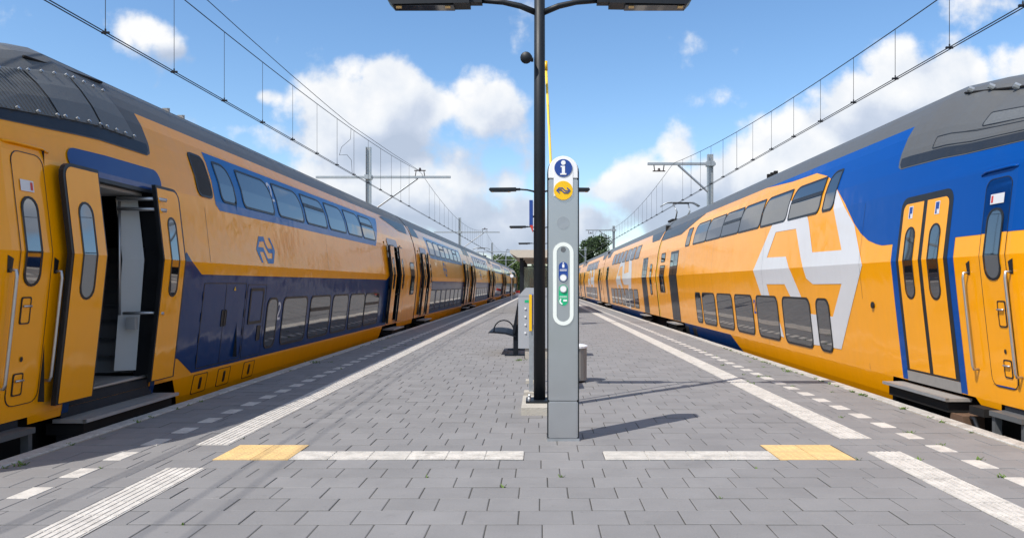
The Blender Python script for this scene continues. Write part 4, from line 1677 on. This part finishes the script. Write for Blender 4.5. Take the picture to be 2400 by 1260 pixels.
def arch(w, z0, z1, n=14):
    r = w / 2
    return [(-r, z0), (r, z0)] + [(r * math.cos(math.pi * k / n), z1 - r + r * math.sin(math.pi * k / n)) for k in range(n + 1)]


def slab(name, mat, pts, y0, y1, parent=pil, bev=0.0):
    mb = MB()
    mb.prism([(x, y0, z) for x, z in pts], (0, y1 - y0, 0))
    me = mb.mesh(name, mat)
    if bev:
        bm = bmesh.new()
        bm.from_mesh(me)
        bmesh.ops.bevel(bm, geom=list(bm.edges), offset=bev, segments=2, affect='EDGES', clamp_overlap=True)
        bm.to_mesh(me)
        bm.free()
    return link(name, me, parent)


slab('back_shell', 'dark_metal', arch(.292, .012, 2.60), .028, .17)
slab('lower_front', 'brushed', [(-.135, .025), (.135, .025), (.135, .362), (-.135, .362)], 0, .027, bev=.009)
slab('front', 'brushed', [(-.135, .366), (.135, .366), (.135, 2.392), (-.135, 2.392)], 0, .027, bev=.009)
cap_in = .082
pts_o = [(.135, 2.397)] + [(.135 * math.cos(math.pi * k / 18), 2.467 + .135 * math.sin(math.pi * k / 18)) for k in range(19)] + [(-.135, 2.397)]
slab('cap', 'white_plastic', pts_o, -.004, .027, bev=.006)
slab('foot', 'galvanised', [(-.148, 0), (.148, 0), (.148, .022), (-.148, .022)], -.01, .18)
slab('sign_plate', 'white_plastic', [(-.0875, 2.235), (.0875, 2.235)] + [(.0875 * math.cos(math.pi * k / 14), 2.487 + .0875 * math.sin(math.pi * k / 14)) for k in range(15)], -.008, -.0045)


def disc(cx, cz, r, n=32):
    return [(cx + r * math.cos(2 * math.pi * k / n), cz + r * math.sin(2 * math.pi * k / n)) for k in range(n)]


for x_, z_ in ((-.115, .05), (.115, .05), (-.115, .34), (.115, .34), (-.118, .42), (.118, .42)):
    slab('screw', 'steel', disc(x_, z_, .0055, 10), -.0015, .001)
d_i = slab('information_disc', 'sign_blue', disc(0, 2.490, .081), -.014, -.0085)
slab('letter_dot', 'white_plastic', disc(0, 2.537, .021, 20), -.018, -.0145, d_i)
slab('letter_stem', 'white_plastic', [(-.028, 2.427), (.028, 2.427), (.028, 2.441), (.015, 2.441), (.015, 2.508), (-.024, 2.508), (-.024, 2.495), (-.013, 2.495), (-.013, 2.441), (-.028, 2.441)], -.018, -.0145, d_i)
d_n = slab('logo_disc', 'sign_yellow', disc(0, 2.285, .0865), -.014, -.0085)
nz = 2.285


def stroke(path, t):
    """ribbon polygons along a path in the xz plane"""
    out = []
    for a, b in zip(path, path[1:]):
        d = Vector((b[0] - a[0], b[1] - a[1])).normalized()
        n = Vector((-d.y, d.x)) * t / 2
        e = d * t * .35
        out.append([(a[0] + n.x - e.x, a[1] + n.y - e.y), (a[0] - n.x - e.x, a[1] - n.y - e.y), (b[0] - n.x + e.x, b[1] - n.y + e.y), (b[0] + n.x + e.x, b[1] + n.y + e.y)])
    return out


lg = MB()
p1 = [(-.036, -.022), (-.060, 0), (-.040, .022), (-.008, .022), (.018, -.004), (.046, -.004)]
p2 = [(-x, -z) for x, z in p1]
for j, pth in enumerate((p1, p2)):
    for i, q in enumerate(stroke(pth, .0085)):
        lg.prism([(x, -.0175 - .0002 * (i + 7 * j), z + nz) for x, z in q], (0, .003, 0))
lg.build('logo_mark', 'sign_blue', d_n)
slab('speaker_grille', 'galvanised', disc(0, 1.99, .058), -.0035, .002)
# light ring
oz, ih = .5 * ((1033 - 568) + (1033 - 762)) / 256.6, (762 - 568) / 256.6
so, si = stadium(0, oz, .187, ih, 14), stadium(0, oz, .187 - .066, ih - .066, 14)
mb = MB()
n = len(so)
for i in range(n):
    j = (i + 1) % n
    a, b, c, d = so[i], so[j], si[j], si[i]
    mb.quad((a[0], -.010, a[1]), (b[0], -.010, b[1]), (c[0], -.010, c[1]), (d[0], -.010, d[1]))
    mb.quad((a[0], -.010, a[1]), (b[0], -.010, b[1]), (b[0], .002, b[1]), (a[0], .002, a[1]))
    mb.quad((d[0], -.010, d[1]), (c[0], -.010, c[1]), (c[0], .002, c[1]), (d[0], .002, d[1]))
mb.build('light_ring', 'ring_glow', pil)
ctl = slab('control_panel', 'brushed', stadium(0, oz, .125, ih - .066, 12), -.003, .001)
Z = lambda py: (1033 - py) / 256.6
slab('camera_lens', 'grille', disc(0, Z(585), .024, 20), -.006, -.0032, ctl)
bp_ = slab('call_plate', 'sign_blue', stadium(0, Z(637.5), .084, .185), -.008, -.0032, ctl)
gp_ = slab('emergency_plate', 'sign_green', stadium(0, Z(691.5), .084, .19), -.008, -.0032, ctl)
slab('letter_stem', 'white_plastic', [(-.010, Z(627)), (.010, Z(627)), (.010, Z(619)), (-.010, Z(619))], -.010, -.0082, ctl)
slab('letter_dot', 'white_plastic', disc(0, Z(616.5), .006, 10), -.010, -.0082, ctl)
for zz_ in (631.5, 634):
    slab('caption_line', 'white_plastic', [(-.032, Z(zz_) - .0022), (.032, Z(zz_) - .0022), (.032, Z(zz_) + .0022), (-.032, Z(zz_) + .0022)], -.0095, -.0082, ctl)
for zz_ in (694, 696.5):
    slab('caption_line', 'white_plastic', [(-.034, Z(zz_) - .0018), (.034, Z(zz_) - .0018), (.034, Z(zz_) + .0018), (-.034, Z(zz_) + .0018)], -.0095, -.0082, ctl)
for zz_, mm in ((651, 'white_plastic'), (677, 'white_plastic')):
    b_ = slab('call_button', 'steel', disc(0, Z(zz_), .034, 24), -.014, -.0085, ctl)
    slab('button_face', mm, disc(0, Z(zz_), .027, 24), -.020, -.0145, ctl)
ph = MB()
for i, q in enumerate(stroke([(-.024, Z(701)), (-.030, Z(705)), (-.026, Z(709)), (-.012, Z(712))], .013)):
    ph.prism([(x, -.0105 - .0002 * i, z) for x, z in q], (0, .002, 0))
ph.build('phone_icon', 'white_plastic', ctl)
slab('sos_mark', 'white_plastic', [(.0, Z(706)), (.034, Z(706)), (.034, Z(701.5)), (.0, Z(701.5))], -.0105, -.0082, ctl)

# ------------------------------------------------------------------ lamp posts
def lamp_post(y, x=-.012, first=False):
    e = empty('lamp_post', (x, y, 0))
    mb = MB()
    mb.tube([(0, 0, .08), (0, 0, 3.2), (0, 0, 5.6)], [.068, .066, .060], 20)
    mb.build('pole', 'dark_metal', e, smooth=True)
    for sg in (-1, 1):
        mb = MB()
        mb.tube([(sg * .05, 0, 4.56), (sg * .22, 0, 4.63), (sg * .42, 0, 4.675), (sg * .68, 0, 4.695)], [.036, .034, .031, .030], 10)
        arm = mb.build('arm', 'dark_metal', e, smooth=True)
        mb = MB()
        mb.tube([(sg * .66, 0, 4.695), (sg * .70, 0, 4.695)], .045, 12)
        mb.build('collar', 'dark_metal', arm)
        mb = MB()
        pr = [(sg * .80, 4.63), (sg * 1.68, 4.615), (sg * 1.74, 4.68), (sg * 1.70, 4.74), (sg * .80, 4.75)]
        mb.prism([(a, -.11, b) for a, b in pr], (0, .22, 0))
        lh = mb.build('lamp_head', 'dark_metal', e)
        mb = MB()
        mb.box(min(sg * .66, sg * .81), max(sg * .66, sg * .81), -.06, .06, 4.655, 4.73)
        mb.build('neck', 'dark_metal', lh)
        mb = MB()
        a, b = sorted((sg * .98, sg * 1.66))
        mb.box(a, b, -.085, .085, 4.606, 4.612)
        mb.build('lamp_glass', 'glass_dark', lh)
        for q in (1.02, 1.58):
            mb = MB()
            mb.tube([(sg * q, -.05, 4.604), (sg * q + sg * .06, -.05, 4.604)], .02, 8)
            mb.build('lamp_socket', 'amber', lh)
    mb = MB()
    mb.box(-.155, .155, -.155, .155, .085, .11)
    pt_ = mb.build('base_plate', 'dark_metal', e)
    for a in (-.12, .12):
        for b in (-.12, .12):
            mb = MB()
            mb.tube([(a, b, .11), (a, b, .135), (a, b, .15)], [.018, .018, .01], 6)
            mb.build('bolt', 'galvanised', pt_)
    mb = MB()
    mb.box(-.20, .20, -.45, .45, -.01, .085)
    mb.build('footing', 'concrete', e)
    return e


lp1 = lamp_post(8.6)
tag(lp1, 'tall black double-armed lamp post right behind the silver pillar', 'lamp post', 'platform lamp posts')
mb = MB()
for q in (4.0,):
    c = 3.98 + .03
    mb.tube([(-.07, -.01, c), (-.10, -.01, c)], .025, 8)
    mb.build('bracket', 'dark_metal', lp1)
cmr = empty('speaker', (-.155, 8.58, 4.02))
tag(cmr, 'small black loudspeaker fixed to the near lamp post', 'speaker')
mb = MB()
mb.tube([(.05, 0, 0), (.0, 0, 0)], [.03, .03], 10)
mb.build('mount', 'dark_metal', cmr)
mb = MB()
mb.tube([(.02, .03, .02), (0, -.02, .0), (-.01, -.10, -.02), (-.012, -.115, -.022)], [.045, .055, .068, .060], 14)
mb.build('horn', 'dark_metal', cmr, smooth=True)
for y, w in ((25.7, 'second lamp post along the platform, its arms low behind the first'), (42.4, 'third lamp post along the platform'), (59.5, 'fourth lamp post along the platform'), (77, 'farthest lamp post along the platform')):
    c_ = copy_tree(lp1)
    for ch in list(c_.children):
        if ch.name.startswith('bracket'):
            bpy.data.objects.remove(ch)
    c_.location = (-.04, y, 0)
    tag(c_, w, 'lamp post', 'platform lamp posts')

# yellow pole leaning behind the pillar
yp = empty('yellow_pole', (.27, 9.05, 0))
tag(yp, 'thin yellow pole leaning up beside the black lamp post', 'pole')
mb = MB()
mb.tube([(0, 0, 0), (-.203, 0, 4.02)], .0155, 10)
mb.build('shaft', 'yellow_bar', yp, smooth=True)
mb = MB()
mb.tube([(-.202, 0, 4.02), (-.207, 0, 4.13)], .021, 10)
mb.build('cap', 'sign_yellow', yp, smooth=True)
# ------------------------------------------------------------------ timetable board seen edge on
tb = empty('timetable_board', (-.125, 9.7, 0))
tag(tb, 'timetable board seen edge on behind the lamp post, yellow rim and pale post', 'notice board')
for yy in (0, 1.15):
    mb = MB()
    mb.box(-.025, .025, yy - .03, yy + .03, 0, .84)
    mb.build('post', 'galvanised', tb)
    mb = MB()
    mb.box(-.09, .12, yy - .10, yy + .10, 0, .045)
    mb.build('footing', 'concrete', tb)
mb = MB()
mb.box(-.02, .02, -.05, 1.2, .84, 1.29)
mb.build('panel', 'sign_blue', tb)
mb = MB()
mb.box(-.024, .012, -.062, -.051, .83, 1.30)
mb.build('rim', 'sign_yellow', tb)
# ------------------------------------------------------------------ grey cabinet
cb = empty('equipment_cabinet', (-.1, 14.6, 0))
tag(cb, 'grey metal cabinet with sloping lid and a column of bolts behind the lamp post', 'cabinet')
mb = MB()
mb.box(-.33, .42, -.25, .25, .20, 1.20)
body = mb.build('body', 'grey_cabinet', cb)
mb = MB()
mb.prism([(-.335, -.255, 1.202), (.425, -.255, 1.202), (.425, -.255, 1.36), (-.19, -.255, 1.36)], (0, .51, 0))
mb.build('lid', 'grey_cabinet', cb)
mb = MB()
mb.box(-.20, .30, -.22, .22, .0, .20)
mb.build('footing', 'concrete', cb)
for k in range(4):
    mb = MB()
    mb.tube([(-.195, -.25, .50 + .155 * k), (-.195, -.268, .50 + .155 * k)], .018, 8)
    mb.build('bolt', 'white_plastic', cb)
mb = MB()
mb.box(-.205, -.09, -.2535, -.2505, 1.08, 1.13)
mb.build('sticker', 'sign_green', cb)
# ------------------------------------------------------------------ bench
bn = empty('bench', (-.5, 15.0, 0))
tag(bn, 'black metal bench with looped armrest facing the left train', 'bench')
for i in range(2):
    y0 = i * 1.35
    mb = MB()
    mb.box(-.05, .05, y0, y0 + .10, 0, .62)
    mb.build('leg', 'bench_black', bn)
    mb = MB()
    mb.box(-.22, .20, y0 - .06, y0 + .16, 0, .018)
    mb.build('base_plate', 'bench_black', bn)
    if i:
        continue
    mb = MB()
    pts = []
    for k in range(11):
        a = R(180 - 180 * k / 10)
        pts.append((-.24 + .20 * math.cos(a), y0 + .02, .50 + .21 * math.sin(a) - (.03 if k in (0,) else 0)))
    mb.tube(pts, .013, 8)
    mb.build('armrest', 'bench_black', bn, smooth=True)
mb = MB()
prof = [(-.56, .455), (-.54, .475), (-.40, .485), (-.2, .465), (0, .40), (0, .37), (-.2, .43), (-.40, .45)]
mb.prism([(x, -.04, z) for x, z in prof], (0, 1.56, 0))
mb.build('seat', 'bench_black', bn)
mb = MB()
prof = [(-.02, .44), (.02, .62), (.04, .85), (.075, 1.12), (.05, 1.13), (.0, .85), (-.04, .62), (-.06, .44)]
mb.prism([(x, -.04, z) for x, z in prof], (0, 1.56, 0))
mb.build('backrest', 'bench_black', bn)
# ------------------------------------------------------------------ litter bin right of the pillar
lb = empty('litter_bin', (.50, 11.0, 0))
tag(lb, 'low grey litter bin half hidden behind the right side of the pillar', 'litter bin')
mb = MB()
n = 20
mb.tube([(0, 0, .03), (0, 0, .50)], .18, n)
mb.build('drum', 'bin_grey', lb, smooth=False)
mb = MB()
mb.tube([(0, 0, .50), (0, 0, .53), (0, 0, .545)], [.195, .195, .15], n)
mb.build('rim', 'white_plastic', lb)
mb = MB()
mb.tube([(0, 0, .0), (0, 0, .03)], .14, n)
mb.build('foot', 'dark_metal', lb)
# ------------------------------------------------------------------ shelter
sh = empty('platform_shelter', (0, 36, 0))
tag(sh, 'platform shelter with flat pale canopy on dark columns in the distance', 'shelter')
mb = MB()
mb.prism([(-1.48, 0, 3.09), (1.48, 0, 3.09), (1.48, 0, 2.93), (1.1, 0, 2.72), (-1.1, 0, 2.72), (-1.48, 0, 2.93)], (0, 12, 0))
mb.build('canopy', 'canopy', sh)
for y in (.6, 4.2, 7.8, 11.4):
    for x in (-.93, .93):
        mb = MB()
        mb.box(x - .09, x + .09, y - .09, y + .09, 0, 2.72)
        mb.build('column', 'dark_metal', sh)
for y in (1.5, 10.4):
    mb = MB()
    mb.box(-.84, .84, y - .012, y + .012, .25, 2.3)
    mb.build('glass_wall', 'shelter_glass', sh)
    mb = MB()
    mb.box(-.84, .84, y - .03, y + .03, 2.3, 2.36)
    mb.build('rail', 'dark_metal', sh)
mb = MB()
mb.box(-.55, -.25, 2.0, 2.3, .0, 1.75)
mb.build('advert_box', 'sign_red', sh)
for k in range(6):
    mb = MB()
    mb.box(-.60, .6, 3.0 + k * 1.1, 3.06 + k * 1.1, .4, 2.2)
    mb.build('partition', 'dark_metal', sh)
# station sign hung on the second lamp post
sg_ = empty('station_sign', (-.16, 25.4, 3.40))
tag(sg_, 'blue station sign with red lower corner, edge on beside the second lamp post', 'sign')
mb = MB()
mb.box(-.22, -.10, -.3, .4, .02, .86)
mb.build('panel', 'sign_blue', sg_)
mb = MB()
mb.prism([(-.20, -.302, .015), (-.10, -.302, .015), (-.10, -.302, -.22)], (0, .5, 0))
mb.build('corner', 'sign_red', sg_)
mb = MB()
mb.box(-.10, .12, -.05, .05, .30, .36)
mb.build('bracket', 'dark_metal', sg_)
# slim black display post in front of the shelter
dp = empty('display_post', (-.19, 30.0, 0))
tag(dp, 'slim black post with a cap in front of the distant shelter', 'post')
mb = MB()
mb.box(-.09, .07, -.09, .09, 0, 3.55)
mb.build('shaft', 'dark_metal', dp)
mb = MB()
mb.box(-.11, .09, -.11, .11, 3.55, 3.6)
mb.build('cap', 'dark_metal', dp)
# round white mirror at the far end
rm = empty('platform_mirror', (-2.55, 66, 0))
tag(rm, 'small round white mirror on a thin pole far down the left platform side', 'mirror')
mb = MB()
mb.tube([(0, 0, 0), (0, 0, 2.05)], .03, 8)
mb.build('pole', 'galvanised', rm)
mb = MB()
mb.tube([(0, -.05, 2.18), (0, -.02, 2.18)], [.16, .14], 20)
mb.build('disc', 'white_plastic', rm)
rb = empty('warning_board', (-2.75, 92, 0))
tag(rb, 'small red and white board far off at the end of the guide line', 'sign')
mb = MB()
mb.box(-.35, .45, -.03, .03, .0, .35)
mb.build('lower_board', 'white_plastic', rb)
mb = MB()
mb.box(-.30, .30, -.035, .035, .36, .66)
mb.build('upper_board', 'sign_red', rb)


# ------------------------------------------------------------------ trees
def tree(name, label, loc, h, rx, leafm, seed, n=15000, group='trees beyond the station'):
    rnd = random.Random(seed)
    e = empty(name, loc)
    tag(e, label, 'tree', group)
    mb = MB()
    mb.tube([(0, 0, 0), (.05, 0, h * .25), (-.05, .05, h * .55)], [h * .035, h * .026, h * .014], 8)
    for k in range(7):
        a = rnd.uniform(0, 6.28)
        z0 = h * rnd.uniform(.22, .5)
        mb.tube([(0, 0, z0), (math.cos(a) * rx * .35, math.sin(a) * rx * .35, z0 + h * .16), (math.cos(a) * rx * .7, math.sin(a) * rx * .7, z0 + h * .28)], [h * .014, h * .009, h * .004], 5)
    mb.build('trunk', 'bark', e, smooth=True)
    blobs = []
    for k in range(44):
        a = rnd.uniform(0, 6.28)
        zz = rnd.uniform(.30, .93)
        rr = rx * math.sqrt(max(.05, 1 - ((zz - .52) / .50) ** 2)) * rnd.uniform(.35, .95)
        blobs.append((math.cos(a) * rr, math.sin(a) * rr, zz * h, rx * rnd.uniform(.22, .40)))
    cr = MB()
    for k in range(n):
        bx, by, bz, br = rnd.choice(blobs)
        d = Vector((rnd.gauss(0, 1), rnd.gauss(0, 1), rnd.gauss(0, 1))).normalized() * br * rnd.uniform(.6, 1.08)
        p = Vector((bx, by, bz)) + d
        s = rx * rnd.uniform(.025, .06)
        u = Vector((rnd.gauss(0, 1), rnd.gauss(0, 1), rnd.gauss(0, 1))).normalized()
        v = u.orthogonal().normalized()
        w = u.cross(v)
        cr.poly([p + v * s, p + w * s * .7, p - v * s, p - w * s * .7])
    cr.build('crown', leafm, e, fix=False)
    return e


tree('broadleaf_tree', 'dark green broad tree showing over the far end of the right train', (9.3, 122, -1.2), 10.2, 3.6, 'leaf_dark', 3)
tree('broadleaf_tree', 'dark green tree just right of the silver pillar, beyond the right train', (6.4, 150, -1.2), 10.0, 4.0, 'leaf_dark', 4)
tree('broadleaf_tree', 'light green tree beyond the far end of the left train', (-8.2, 172, -1.2), 8.7, 4.6, 'leaf_light', 5)
tree('broadleaf_tree', 'low light green tree beside the shelter at the vanishing point', (-4.6, 185, -1.2), 6.6, 3.6, 'leaf_light', 6)
tree('broadleaf_tree', 'pale green tree left of the others at the end of the line', (-12.2, 190, -1.2), 7.4, 3.8, 'leaf_light', 8)
tree('broadleaf_tree', 'dark tree closing the view at the end of the platform', (1.0, 200, -1.2), 7.5, 4.5, 'leaf_dark', 9)
